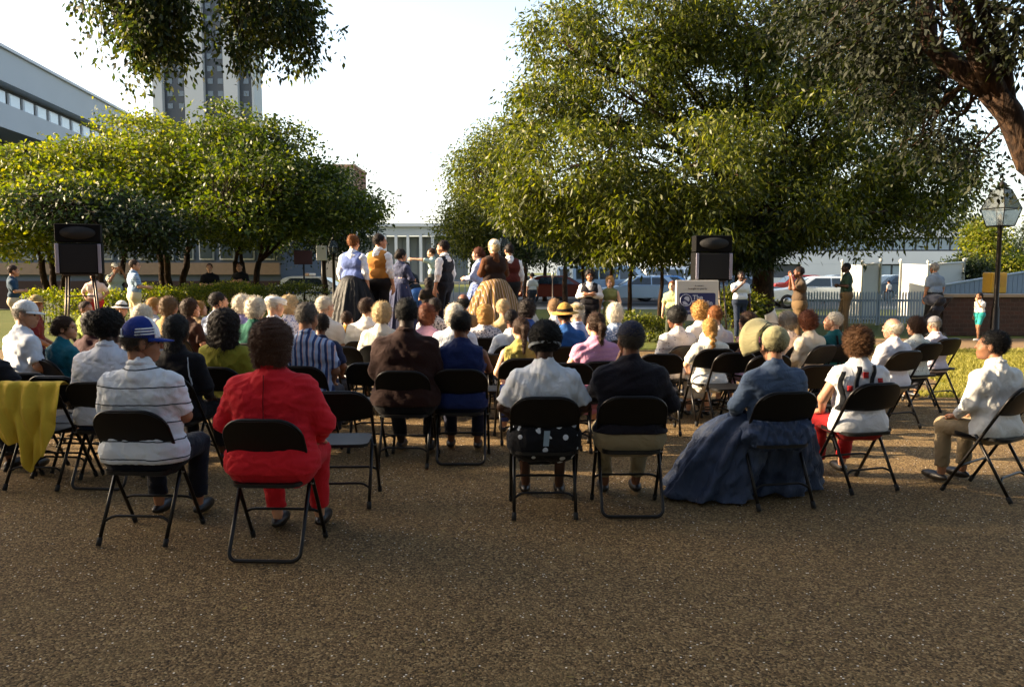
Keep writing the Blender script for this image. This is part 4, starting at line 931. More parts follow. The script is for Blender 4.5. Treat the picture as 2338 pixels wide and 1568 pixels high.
def leaves(P, n_each, rc, L, Wd, droop, seed, flat=.6):
    """P: cluster centres.  Leaves hang in small bunches round each centre."""
    rg = np.random.RandomState(seed); m = len(P); n = m * n_each
    C = np.repeat(P, n_each, 0); o = rg.normal(size=(n, 3)) * rc; o[:, 2] *= flat; C = C + o
    d = o / (np.linalg.norm(o, axis=1)[:, None] + 1e-6) * .7 + rg.normal(size=(n, 3)) * .55; d[:, 2] -= droop; d /= np.linalg.norm(d, axis=1)[:, None]
    u = rg.normal(size=(n, 3)); s = np.cross(d, u); s /= np.linalg.norm(s, axis=1)[:, None]; nn = np.cross(s, d)
    l = L * rg.uniform(.45, 1.35, (n, 1)); w = Wd * rg.uniform(.7, 1.2, (n, 1))
    V = np.stack([C, C + d * l * .45 + s * w * .5 + nn * w * .18, C + d * l, C + d * l * .45 - s * w * .5 + nn * w * .18], 1).reshape(-1, 3)
    return V, np.arange(n * 4).reshape(-1, 4)
def sag(a, b, n, amp, rg, lift=.15):
    a, b = Vector(a), Vector(b); L = (b - a).length; out = []
    for i in range(n + 1):
        t = i / n; p = a.lerp(b, t); p.z += lift * L * math.sin(math.pi * t) * .6
        if 0 < i < n: p += Vector((rg.uniform(-1, 1), rg.uniform(-1, 1), rg.uniform(-1, 1))) * amp * L
        out.append(p)
    return out
def tree(label, base, crown, ncl, per, leaf, lm, tr=.2, fork=2.2, seed=1, rc=.4, droop=.5, stems=1, name='tree', group=None, limbs=None, surf=.55, lean=(0, 0), cat='tree', gaps=0.0, zmin=-99, keep=None, limb_r=None, flat=.6):
    """crown: list of ellipsoids (dx, dy, z, rx, ry, rz) relative to the base"""
    rg = random.Random(seed); root = empty(name, (base[0], base[1], 0)); tag(root, label, cat, group)
    g = G(); nodes = []
    for st in range(stems):
        a = 6.28 * st / max(1, stems) + rg.random(); off = Vector((math.cos(a), math.sin(a), 0)) * (.0 if stems == 1 else tr * 1.6)
        top = Vector((lean[0], lean[1], fork)) + off * (2.2 if stems > 1 else 0)
        pts = sag(off * .5 + Vector((0, 0, -.1)), top, 6, .02, rg, 0); rs = [tr * (1.25 if i == 0 else 1.05 - .32 * i / 6) for i in range(7)]
        g.tube(pts, rs, 12); nodes.append((top, tr * .7)); nodes += [(p, tr * .8) for p in pts[3:6]]
        for bi in range(2 if stems > 1 else 0): pass
    trunk_nodes = list(nodes); ln = []
    for i, e in enumerate(crown):
        c = Vector(e[:3]); src = min(trunk_nodes, key=lambda q: (q[0] - c).length); r0 = limb_r or tr * .5
        pts = sag(src[0], c, 7, .035, rg, .12); rs = [r0 * (1 - .75 * j / 7) for j in range(8)]; g.tube(pts, rs, 8); ln += [(p, rs[j]) for j, p in enumerate(pts[2:])]
        for b in range(3):
            d = Vector((rg.uniform(-1, 1) * e[3], rg.uniform(-1, 1) * e[4], rg.uniform(-.4, 1) * e[5])) * .7; s_ = pts[rg.randint(3, 6)]; q2 = sag(s_, c + d, 5, .04, rg, .05)
            rr = [r0 * .38 * (1 - .7 * j / 5) for j in range(6)]; g.tube(q2, rr, 6); ln += [(p, .02) for p in q2[1:]]
    rn = np.random.RandomState(seed); vol = np.array([e[3] * e[4] * e[5] for e in crown]) ** .8; vol /= vol.sum(); P = []
    while len(P) < ncl:
        e = crown[rn.choice(len(crown), p=vol)]; d = rn.normal(size=3); d /= np.linalg.norm(d); r = rn.uniform(0, 1) ** (1 / 3) * (1 - surf) + surf * rn.uniform(.75, 1.08)
        if rn.rand() < .22: r *= rn.uniform(1.05, 1.38)
        p = np.array(e[:3]) + d * r * np.array(e[3:6])
        if p[2] < zmin: continue
        if gaps and math.sin(p[0] * 1.7 + seed) * math.sin(p[1] * 1.3 + 2) * math.sin(p[2] * 2.1 + seed * 2) > 1 - gaps: continue
        if keep and not keep(p[0] + base[0], p[1] + base[1], p[2]): continue
        P.append(p)
    P = np.array(P); gb = g; NN = np.array([tuple(q[0]) for q in ln])
    for p in P[::max(1, len(P) // 420)]:
        i = int(np.argmin(((NN - p) ** 2).sum(1))); pts = sag(tuple(NN[i]), tuple(p), 3, .06, rg, .06); gb.tube(pts, [.022, .016, .011, .006], 4, cap=False)
    g.obj('trunk', BARK, root, True)
    V, Q = leaves(P, per, rc, leaf[0], leaf[1], droop, seed, flat); mesh_np('crown', V, Q, lm, root, smooth=False)
    return root
def tb(x, s): Y = 1800 / s; return (at(x, 620, Y).x, Y)
def cr(bx, Y, lst):
    """crown ellipsoids given by photo centre (x, y), photo half sizes (rx, ry) and depth offset/half depth, turned into metres round the base"""
    o = []
    for (x, y, rx, ry, dy, rd) in lst:
        p = at(x, y, Y + dy); s = 1800 / (Y + dy); o.append((p.x - bx[0], dy, p.z, rx / s, rd, ry / s))
    return o
GL = 'ornamental trees on the left lawn'
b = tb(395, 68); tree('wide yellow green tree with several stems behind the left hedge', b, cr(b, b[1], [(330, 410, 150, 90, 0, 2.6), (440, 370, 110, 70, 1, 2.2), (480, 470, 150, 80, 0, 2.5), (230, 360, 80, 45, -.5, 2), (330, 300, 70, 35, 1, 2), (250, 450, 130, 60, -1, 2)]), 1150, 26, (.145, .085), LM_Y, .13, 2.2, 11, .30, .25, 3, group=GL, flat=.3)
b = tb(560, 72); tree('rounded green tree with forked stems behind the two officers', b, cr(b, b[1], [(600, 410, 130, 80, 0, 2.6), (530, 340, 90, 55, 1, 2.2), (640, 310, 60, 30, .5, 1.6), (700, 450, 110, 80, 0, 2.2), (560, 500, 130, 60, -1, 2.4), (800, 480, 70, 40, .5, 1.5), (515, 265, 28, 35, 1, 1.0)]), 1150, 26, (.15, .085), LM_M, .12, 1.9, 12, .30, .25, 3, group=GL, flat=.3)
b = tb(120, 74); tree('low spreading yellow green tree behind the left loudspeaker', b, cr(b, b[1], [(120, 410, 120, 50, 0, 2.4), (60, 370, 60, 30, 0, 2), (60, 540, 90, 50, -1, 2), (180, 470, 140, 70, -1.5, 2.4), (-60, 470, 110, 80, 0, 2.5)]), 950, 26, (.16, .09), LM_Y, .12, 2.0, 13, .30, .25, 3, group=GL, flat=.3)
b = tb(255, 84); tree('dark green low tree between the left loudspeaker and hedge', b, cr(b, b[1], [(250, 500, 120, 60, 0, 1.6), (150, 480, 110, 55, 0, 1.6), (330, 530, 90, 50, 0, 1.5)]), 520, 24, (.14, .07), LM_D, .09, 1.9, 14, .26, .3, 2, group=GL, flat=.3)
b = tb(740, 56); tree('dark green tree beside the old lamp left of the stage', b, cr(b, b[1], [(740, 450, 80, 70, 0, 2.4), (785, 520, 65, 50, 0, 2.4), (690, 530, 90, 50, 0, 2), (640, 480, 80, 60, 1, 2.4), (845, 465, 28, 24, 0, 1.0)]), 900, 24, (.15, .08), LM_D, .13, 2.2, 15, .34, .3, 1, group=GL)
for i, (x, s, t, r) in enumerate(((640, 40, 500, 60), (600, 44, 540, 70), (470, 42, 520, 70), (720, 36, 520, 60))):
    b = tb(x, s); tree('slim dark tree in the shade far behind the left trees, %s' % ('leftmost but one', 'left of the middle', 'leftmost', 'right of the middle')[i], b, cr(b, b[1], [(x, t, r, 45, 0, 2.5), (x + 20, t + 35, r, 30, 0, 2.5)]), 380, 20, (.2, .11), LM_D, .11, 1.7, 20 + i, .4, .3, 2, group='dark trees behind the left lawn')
# middle and right trees
GR = 'street trees behind the stage'
b = tb(1110, 44); tree('tall rounded tree right of the gap above the stage', b, cr(b, b[1], [(1115, 480, 95, 70, 0, 3.4), (1110, 400, 80, 70, 0, 3.2), (1150, 340, 70, 60, 1, 3), (1060, 530, 55, 45, 0, 2.5), (1160, 560, 100, 50, 0, 3)]), 1300, 26, (.17, .085), LM_O, .17, 2.4, 31, .40, .35, 1, group=GR)
for i, (x, s) in enumerate(((1075, 34), (1200, 48), (1245, 42), (1290, 52))):
    b = tb(x, s); tree('dark street tree with slim trunk behind the stage, %s' % ('leftmost', 'second from the left', 'third from the left', 'rightmost')[i], b, cr(b, b[1], [(x, 540, 62, 50, 0, 2.4), (x + 15, 500, 50, 40, 0, 2.2)]), 420, 22, (.18, .09), LM_D, .13, 1.8, 40 + i, .38, .3, 1, group=GR)
b = tb(1745, 77); BIGB = b
tree('huge willow leaved oak with thick dark trunk filling the right half', b, cr(b, b[1], [
    (1300, 380, 150, 110, -1.5, 3.0), (1250, 250, 90, 70, 0, 2.2), (1280, 90, 80, 70, 0, 2.4), (1420, 200, 150, 110, 0, 3.0), (1480, 60, 170, 80, 0, 3), (1440, 470, 150, 80, -2, 2.6), (1330, 500, 110, 60, -1, 2.2),
    (1580, 380, 150, 120, -2.5, 2.6), (1560, 520, 100, 60, -3, 1.6), (1620, 180, 150, 110, 1, 3), (1700, 40, 170, 90, 0, 3), (1760, 320, 160, 120, 0, 3.4), (1760, 470, 160, 80, -1, 3), (1900, 420, 160, 90, 0, 3), (1880, 520, 130, 50, -1, 2.4),
    (1920, 250, 150, 110, 1, 3), (2060, 430, 130, 80, 0, 2.6), (2050, 510, 90, 45, -1, 2), (2130, 370, 90, 70, 0, 2.2), (1880, 90, 160, 90, 1, 3), (2050, 200, 110, 90, 1, 2.4), (2160, 470, 60, 40, 0, 1.5), (1400, 570, 70, 28, -2, 1.4), (1640, 560, 80, 40, -2, 1.6), (1190, 460, 60, 60, -1, 1.6)]),
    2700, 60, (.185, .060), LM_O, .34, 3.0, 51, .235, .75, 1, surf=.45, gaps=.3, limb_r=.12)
for i, (x, s, c, tr_) in enumerate(((1395, 66, [(1395, 520, 90, 50, 0, 2.2), (1350, 560, 60, 35, 0, 1.6)], .09), (1440, 78, [(1440, 540, 80, 40, 0, 1.8)], .07), (1330, 70, [(1330, 545, 70, 40, 0, 1.8)], .06), (1510, 84, [(1500, 545, 70, 40, 0, 1.6)], .06), (1680, 80, [(1690, 560, 70, 40, 0, 1.6)], .07))):
    b = tb(x, s); tree('slender shaded tree before the parked cars, %s' % ('second from left, thicker stem', 'middle one by the olive dress', 'leftmost', 'fourth, near the white sign', 'rightmost beside the huge oak')[i], b, cr(b, b[1], c), 300, 24, (.18, .06), LM_O if i % 2 else LM_D, tr_, 1.9, 60 + i, .3, .6, 1, group='slender trees before the parked cars')
# near trees whose limbs and hanging twigs enter the top of the picture
def pick(lst, dz=0):
    o = []
    for (x, y, rx, ry, Y, rd) in lst:
        p = at(x, y, Y); s = 1800 / Y; o.append((p.x, p.y, p.z, rx / s, rd, ry / s))
    return o
LIMB = pick([(1990, 60, 130, 90, 9.5, 1.5), (2190, 60, 130, 90, 9, 1.3), (2060, 200, 110, 70, 10.5, 1.2), (2290, 120, 90, 80, 9, 1.3), (2240, 250, 40, 30, 9.5, .6), (2300, 420, 55, 30, 10, .5), (2120, 330, 60, 50, 11, .8), (1900, 30, 110, 60, 11, 1.2), (2250, 370, 30, 60, 10.5, .5)])
LIMB += [(3, 4, 7.2, 4, 4, 1.3), (7, 2, 7.5, 4, 4, 1.5), (9, 8, 8, 4, 4, 2), (0, 1, 7.6, 4, 4, 1.2), (4, -3, 7.6, 4, 4, 1.4), (-1, 6.5, 7.4, 3, 2.0, 1.0)]
NB = (7.6, 9.2)
tree_near = empty('tree', (NB[0], NB[1], 0)); tag(tree_near, 'near tree at the right edge whose thick bare limb crosses the corner', 'tree')
def px(x, y, Y): p = at(x, y, Y); return (p.x - NB[0], p.y - NB[1], p.z)
g = G(); main = [(0, 0, -.1), (-.1, 0, 1.2), (-.45, 0, 2.0), px(2345, 370, 9.2), px(2325, 310, 9.2), px(2305, 260, 9.2), px(2262, 205, 9.2)]
g.tube(main, [.32, .26, .21, .135, .135, .14, .15], 16); g.tube([px(2262, 205, 9.2), px(2215, 175, 9.25), px(2160, 140, 9.3), px(2120, 95, 9.35), px(2112, 20, 9.4), px(2100, -120, 9.3), px(2010, -320, 9)], [.14, .12, .11, .10, .095, .085, .07], 14)
g.tube([px(2270, 215, 9.2), px(2245, 150, 9.1), px(2205, 60, 9), px(2160, -40, 8.8), px(2100, -300, 8)], [.15, .12, .10, .085, .06], 12)
g.tube([px(2300, 250, 9.2), px(2290, 120, 9.1), px(2240, 20, 8.9), px(2240, -200, 8.6)], [.10, .075, .06, .05], 10); g_near = g
rn = np.random.RandomState(5)
def scatter(lst, n, seed, keep=None, wpow=.8):
    rn = np.random.RandomState(seed); vol = np.array([e[3] * e[4] * e[5] for e in lst]) ** wpow; vol /= vol.sum(); P = []
    while len(P) < n:
        e = lst[rn.choice(len(lst), p=vol)]; d = rn.normal(size=3); d /= np.linalg.norm(d); p = np.array(e[:3]) + d * rn.uniform(.1, 1) ** .5 * np.array(e[3:6])
        if keep and not keep(p): continue
        P.append(p)
    return np.array(P)
def out_of_view(p):          # overhead crown stays above the picture except in the listed clumps
    return p[1] < .5 or (p[2] - CAMH) / p[1] > .40
def off_limb(p):
    Yp = p[1]; 
    if Yp > 9.9: return True
    sx = 1169 + 1800 * p[0] / Yp; sy = 620 - 1800 * (p[2] - CAMH) / Yp
    for (a0, b0, a1, b1) in ((2112, 0, 2120, 95), (2120, 95, 2215, 175), (2215, 175, 2290, 240), (2290, 240, 2345, 370)):
        t_ = max(0, min(1, ((sx - a0) * (a1 - a0) + (sy - b0) * (b1 - b0)) / ((a1 - a0) ** 2 + (b1 - b0) ** 2)))
        if math.hypot(sx - a0 - t_ * (a1 - a0), sy - b0 - t_ * (b1 - b0)) < 62: return False
    return True
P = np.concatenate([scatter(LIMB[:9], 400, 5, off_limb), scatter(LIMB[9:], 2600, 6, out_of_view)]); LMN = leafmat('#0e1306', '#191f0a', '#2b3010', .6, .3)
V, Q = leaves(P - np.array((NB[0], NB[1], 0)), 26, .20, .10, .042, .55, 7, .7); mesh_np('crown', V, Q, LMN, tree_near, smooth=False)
gb = g_near; rg = random.Random(9); tv = np.concatenate(gb.v)
for p in scatter(LIMB[:9], 80, 15):
    a = np.array(p) - np.array((NB[0], NB[1], 0)); near = tv[np.argmin(((tv - a - (0, 0, .5)) ** 2).sum(1))]; gb.tube(sag(tuple(a), tuple(near), 6, .04, rg, .05), [.005, .008, .011, .014, .018, .022, .026], 5)
gb.obj('trunk', BARK, tree_near, True)
HANG = pick([(a_, b_ - 26, c_, d_, e_, f_) for a_, b_, c_, d_, e_, f_ in [(300, 50, 70, 50, 9, .6), (375, 90, 55, 55, 9, .5), (340, 120, 35, 45, 9, .4), (575, 50, 50, 40, 9.5, .5), (640, 90, 60, 50, 9.5, .5), (545, 120, 28, 55, 9.2, .3), (690, 60, 40, 50, 9.6, .4), (395, 30, 40, 30, 9, .5), (205, 26, 28, 16, 9, .25), (690, 140, 18, 22, 9.6, .2), (320, 160, 14, 20, 9, .2), (610, 20, 120, 25, 9.5, .6), (300, 10, 70, 25, 9, .5), (500, 0, 50, 12, 9, .4)]])
UP = [(-5, 6, 7.4, 4, 3, 1.1), (-7, 2, 7.2, 4, 4, 1.4), (-3, -1, 7.2, 4, 4, 1.2), (-9, 7, 7.6, 3.5, 3, 1.5)]
OB = (-10.2, 4.0); o2 = empty('tree', (OB[0], OB[1], 0)); tag(o2, 'near tree whose hanging leafy twigs fill the upper left corner', 'tree')
HP = scatter(HANG, 270, 8, wpow=.7); rn_ = np.random.RandomState(3)
strings = []                  # twigs that hang below each clump
for p_ in HP[::3]:
    L_ = rn_.uniform(.15, .55); strings += [p_ + np.array((rn_.normal() * .04 * k_, rn_.normal() * .03, -L_ * k_ / 6)) for k_ in range(6)]
V1, Q1 = leaves(HP - np.array((OB[0], OB[1], 0)), 26, .11, .085, .042, .9, 10, 1.0); V2, Q2 = leaves(np.array(strings) - np.array((OB[0], OB[1], 0)), 7, .045, .08, .038, 1.1, 11, 1.2)
V3, Q3 = leaves(scatter(UP, 1900, 9, lambda p: out_of_view(p) and p[1] + .05 * p[0] < 6.4) - np.array((OB[0], OB[1], 0)), 22, .2, .12, .07, .6, 12, .7); V, Q = joinvq([(V1, Q1), (V2, Q2), (V3, Q3)])
mesh_np('crown', V, Q, leafmat('#1c2a0e', '#33401a', '#5a5c22', .4, .4), o2, smooth=False)
g = G(); g.tube([(0, 0, -.1), (.1, .1, 2), (.6, .3, 4.2), (2, 1.4, 5.8), (4.5, 3.6, 6.6), (6.5, 5, 6.4)], [.34, .28, .24, .17, .1, .06], 14); g.tube([(.6, .3, 4.2), (-.5, -1, 6), (0, -3, 7.4)], [.2, .13, .07], 10)
g.tube([(3, 2.2, 6.1), (4.2, 4.4, 6.0), (5.2, 5.0, 5.6)], [.09, .06, .03], 8)
gb = g; tv = np.concatenate(gb.v)
for p in scatter(HANG, 90, 18, wpow=.6):
    a = np.array(p) - np.array((OB[0], OB[1], 0)); near = tv[np.argmin(((tv - a - (0, 0, 2)) ** 2).sum(1))]; q_ = a + np.array((rg.uniform(-.3, .3), -.1, rg.uniform(.9, 1.3)))
    gb.tube([tuple(v) for v in sag(tuple(a), tuple(q_), 3, .06, rg, 0)] + [tuple(v) for v in sag(tuple(q_), tuple(near), 5, .03, rg, .1)][1:], [.004, .006, .008, .011, .014, .018, .022, .026, .03], 5)
gb.obj('trunk', BARK, o2, True)
# hedges
def hedge(label, pts, wd, h, seed, lm=LM_Y):
    root = empty('hedge', (pts[0][0], pts[0][1], 0)); tag(root, label, 'hedge', 'clipped hedges by the lawn'); rn = np.random.RandomState(seed); P = []
    A = [np.array(p, float) for p in pts]; o = A[0]
    for a, b_ in zip(A[:-1], A[1:]):
        L = np.linalg.norm(b_ - a); n = int(L * 120); t = rn.uniform(0, 1, n)[:, None]; nrm_ = np.array((-(b_ - a)[1], (b_ - a)[0])) / L
        q = a + (b_ - a) * t + nrm_ * rn.uniform(-wd / 2, wd / 2, n)[:, None]; z = h * np.where(rn.rand(n) < .5, rn.uniform(.85, 1, n), rn.uniform(.05, 1, n)) + .05 * np.sin(q[:, 0] * 3)
        P.append(np.hstack([q - o, z[:, None]]))
    P = np.concatenate(P); V, Q = leaves(P, 16, .07, .07, .045, -.2, seed, .8); mesh_np('foliage', V, Q, lm, root, smooth=False)
    g = G()
    for a, b_ in zip(A[:-1], A[1:]):
        L = np.linalg.norm(b_ - a)
        for i in range(int(L * 2.5)):
            p = a + (b_ - a) * (i + .5) / (L * 2.5) - o; g.tube([(p[0], p[1], 0), (p[0] + .05, p[1], h * .5), (p[0] - .05, p[1] + .1, h * .85)], [.02, .015, .006], 5)
    g.obj('stems', BARK, root, True)
def pt(x, s): return (at(x, 620, 1800 / s).x, 1800 / s)
hedge('low clipped hedge left behind the loudspeaker stand', [pt(78, 88), pt(290, 92)], 1.0, 1.02, 1)
hedge('clipped hedge curving in front of the two officers', [pt(335, 90), pt(520, 80), pt(600, 84)], 1.1, 1.2, 2)
hedge('clipped hedge left of the black skirted performer', [pt(595, 84), pt(730, 80)], 1.1, 1.18, 3, LM_O)
hedge('low shrub row before the sign, right of the slender trees', [pt(1425, 100), pt(1545, 100)], .9, .52, 4, LM_O)
# ------------------------------------------------------------------ buildings
WHT = solid('painted_concrete', '#c3c5c9', .8, 0, .06, .6, .3, .1); PALE = solid('pale_concrete', '#a9adb2', .85, 0, .08, .25, .3, .1); GLS = solid('window_glass', '#3a4650', .12, 0, .2, .5, .8)
DKW = solid('dark_facade', '#3a3f48', .5, 0, .15, .3); BRK = N("brick"); _bt = BRK.n("TexBrick"); BRK.l(BRK.coord(scale=(1.2, 1.2, 1.2)), _bt.inputs['Vector']); _bt.inputs['Color1'].default_value = srgb('#7a4434'); _bt.inputs['Color2'].default_value = srgb('#653628'); _bt.inputs['Mortar'].default_value = srgb('#8d8074'); _bt.inputs['Scale'].default_value = 1.6; BRK.set(_bt.outputs[0], .85); BRK = BRK.m
FRM = solid('window_frame', '#c9ccd0', .5)
def mk(name, mat, parent, fn, **k): g = G(); fn(g); return g.obj(name, mat, parent, **k)
def building_left():
    r = empty('office_building', (-31, 35, 0)); r.rotation_euler = (0, 0, math.atan2(27.5, -3.2)); tag(r, 'long pale concrete office block with a ribbon of windows at far left', 'building')
    # local x runs along the facade (away from the camera), local -y faces the park
    L = 52
    mk('wall', PALE, r, lambda g: (g.box((L / 2, 8, 14.95), (L, 16, 2.1)), g.box((L / 2, 8.0, 11.7), (L, 16, 1.6))))
    mk('recess', DKW, r, lambda g: g.box((L / 2, 8.5, 13.2), (L - .4, 15, 1.4)))
    mk('roof_coping', WHT, r, lambda g: g.box((L / 2, 8, 16.1), (L + .3, 16.4, .2)))
    mk('lower_wall', DKW, r, lambda g: g.box((L / 2, 9.5, 5.45), (L - 2, 13, 10.9)))
    for i in range(26):
        x = 1 + 1.95 * i
        w = mk('window', FRM, r, lambda g: (g.box((x, .78, 13.05), (1.5, .14, 1.05)),)); mk('pane', solid('pale_glass', '#c9d4dc', .15, 0, .05), w, lambda g: g.box((x, .70, 13.05), (1.28, .06, .85)))  # panes simply have a pale colour
    for z in (2.2, 5.6, 8.8):
        for i in range(17): mk('lower_window', GLS, r, lambda g: g.box((2.5 + 2.9 * i, 2.97, z), (2.0, .12, 1.7)))
building_left()
def tower():
    Y = 200; p = at(480, 620, Y); s = 9.0; r = empty('tower_block', (p.x, Y, 0)); tag(r, 'tall slab tower with pale ribs and dark window bays rising left', 'building')
    H = 96; X = lambda x: (x - 480) / s
    mk('core', DKW, r, lambda g: g.box(((X(370) + X(588)) / 2, 3.5, H / 2), ((588 - 370) / s - .4, 6, H - 1)))
    for a, b_ in ((369, 390), (440, 482), (527, 558)): mk('rib', PALE, r, lambda g: g.box(((X(a) + X(b_)) / 2, -.2, H / 2), ((b_ - a) / s, 1.6, H)))
    mk('corner_rib', PALE, r, lambda g: g.box((X(588), 3.5, H / 2), (.5, 6.6, H)))
    wm = solid('tower_window', '#5f6a76', .2, 0, .3, .2)
    n = 0
    for (a, b_, cols) in ((390, 440, 2), (482, 527, 2), (558, 588, 1)):
        for k_ in range(14, 30):
            for c in range(cols):
                xx = X(a + (b_ - a) * (c + .5) / cols); mk('window', wm, r, lambda g: g.box((xx, .42, 3 * k_ + .5), (1.3, .14, 1.3))); n += 1
    mk('parapet', WHT, r, lambda g: g.box(((X(370) + X(588)) / 2, 3.5, H + .4), ((588 - 370) / s + .6, 8, .9)))
tower()
def brick():
    Y = 150; p = at(775, 620, Y); s = 12.; r = empty('brick_building', (p.x, Y, 0)); tag(r, 'red brick building top showing above the left trees', 'building')
    mk('wall', BRK, r, lambda g: g.box((0, 6, 10.6), (6.3, 12, 21.2))); mk('cornice', solid('brick_cornice', '#8a6a58', .8), r, lambda g: g.box((0, 6, 21.3), (6.7, 12.4, .5)))
    for k_ in range(4):
        for x in (-.2, 1.4, -1.8): w = mk('window', FRM, r, lambda g: g.box((x, .0, 19 - 3.2 * k_), (.8, .12, 1.3))); mk('pane', solid('pale_glass', '#c9d4dc', .15, 0, .05), w, lambda g: g.box((x, -.07, 19 - 3.2 * k_), (.62, .06, 1.1)))
brick()
def pavilion():
    Y = 100; p = at(930, 620, Y); s = 18; r = empty('pavilion', (p.x, Y, 0)); tag(r, 'low pale pavilion with slender white columns in the gap of trees', 'building')
    z1 = 1.6 + 108 / s
    mk('roof', WHT, r, lambda g: g.box((0, 8, z1 - .2), (16, 17, .4))); mk('fascia', PALE, r, lambda g: g.box((0, .2, z1 - .95), (15.6, .5, 1.1)))
    mk('glass_wall', solid('grey_glass', '#5d666b', .25, 0, .15, .4), r, lambda g: g.box((0, 3, (z1 - 1.5) / 2), (15, .3, z1 - 1.5)))
    for x in (880, 905, 932, 961, 988, 1015): mk('column', WHT, r, lambda g: g.box(((x - 930) / s, .1, (z1 - 1.5) / 2), (.32, .5, z1 - 1.5)))
    for x in range(-7, 8, 1): mk('mullion', DKW, r, lambda g: g.box((x, 2.82, (z1 - 1.5) / 2), (.07, .08, z1 - 1.6)))
    mk('base', CONC, r, lambda g: g.box((0, 6, .15), (16.5, 14, .3)))
pavilion()
def white_block():
    Y = 78; s = 1800 / Y; p = at(2050, 620, Y); r = empty('office_building', (p.x, Y, 0)); tag(r, 'long white office building with window bands behind the parked cars at right', 'building')
    X = lambda x: (x - 2050) / s; Z = lambda y: 1.6 + (620 - y) / s; x0, x1 = X(1560), X(2224)
    segs = [(0, Z(634)), (Z(603), Z(574)), (Z(543), Z(503))]
    mk('wall', WHT, r, lambda g: [g.box(((x0 + x1) / 2, 8, (a + b_) / 2), (x1 - x0, 16, b_ - a)) for a, b_ in segs])
    mk('recessed_wall', DKW, r, lambda g: g.box(((x0 + x1) / 2, 8.3, Z(574)), (x1 - x0 - .4, 15.4, 5.2)))
    xs = np.linspace(X(1830), X(2222), 16)
    for a, b_ in zip(xs[:-1], xs[1:]):
        for z0, z1 in ((Z(574), Z(543)), (Z(634), Z(603))):
            if z0 < 2 and not (X(1990) < a < X(2090)): 
                mk('blank_panel', WHT, r, lambda g: g.box(((a + b_) / 2, .16, (z0 + z1) / 2), (b_ - a - .004, .3, z1 - z0 - .01))); continue
            w = mk('window', solid('dark_frame', '#2b2f33', .5), r, lambda g: g.box(((a + b_) / 2, .46, (z0 + z1) / 2), (b_ - a - .01, .2, z1 - z0 - .02)))
            mk('pane', solid('sky_glass', '#7f8f9c', .15, 0, .2, .5), w, lambda g: g.box(((a + b_) / 2, .34, (z0 + z1) / 2), (b_ - a - .22, .06, z1 - z0 - .3)))
    mk('coping', WHT, r, lambda g: g.box(((x0 + x1) / 2, 8, Z(503) + .1), (x1 - x0 + .3, 16.3, .2)))
white_block()
def low_left():
    Y = 34; s = 1800 / Y; p = at(380, 620, Y); r = empty('low_building', (p.x, Y, 0)); tag(r, 'low shaded building with a pale sill band behind the left trees', 'building')
    X = lambda x: (x - 380) / s
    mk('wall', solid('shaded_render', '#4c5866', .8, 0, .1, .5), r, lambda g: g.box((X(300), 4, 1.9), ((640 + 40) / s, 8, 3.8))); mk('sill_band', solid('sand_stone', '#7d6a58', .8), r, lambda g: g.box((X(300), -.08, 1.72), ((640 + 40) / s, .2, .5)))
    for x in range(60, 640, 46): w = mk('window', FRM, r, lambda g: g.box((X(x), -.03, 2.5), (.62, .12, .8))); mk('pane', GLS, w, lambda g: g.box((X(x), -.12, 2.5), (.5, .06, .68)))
    mk('plinth', solid('dark_brick', '#30201c', .9), r, lambda g: g.box((X(300), -.06, .6), (680 / s, .16, 1.2)))
low_left()
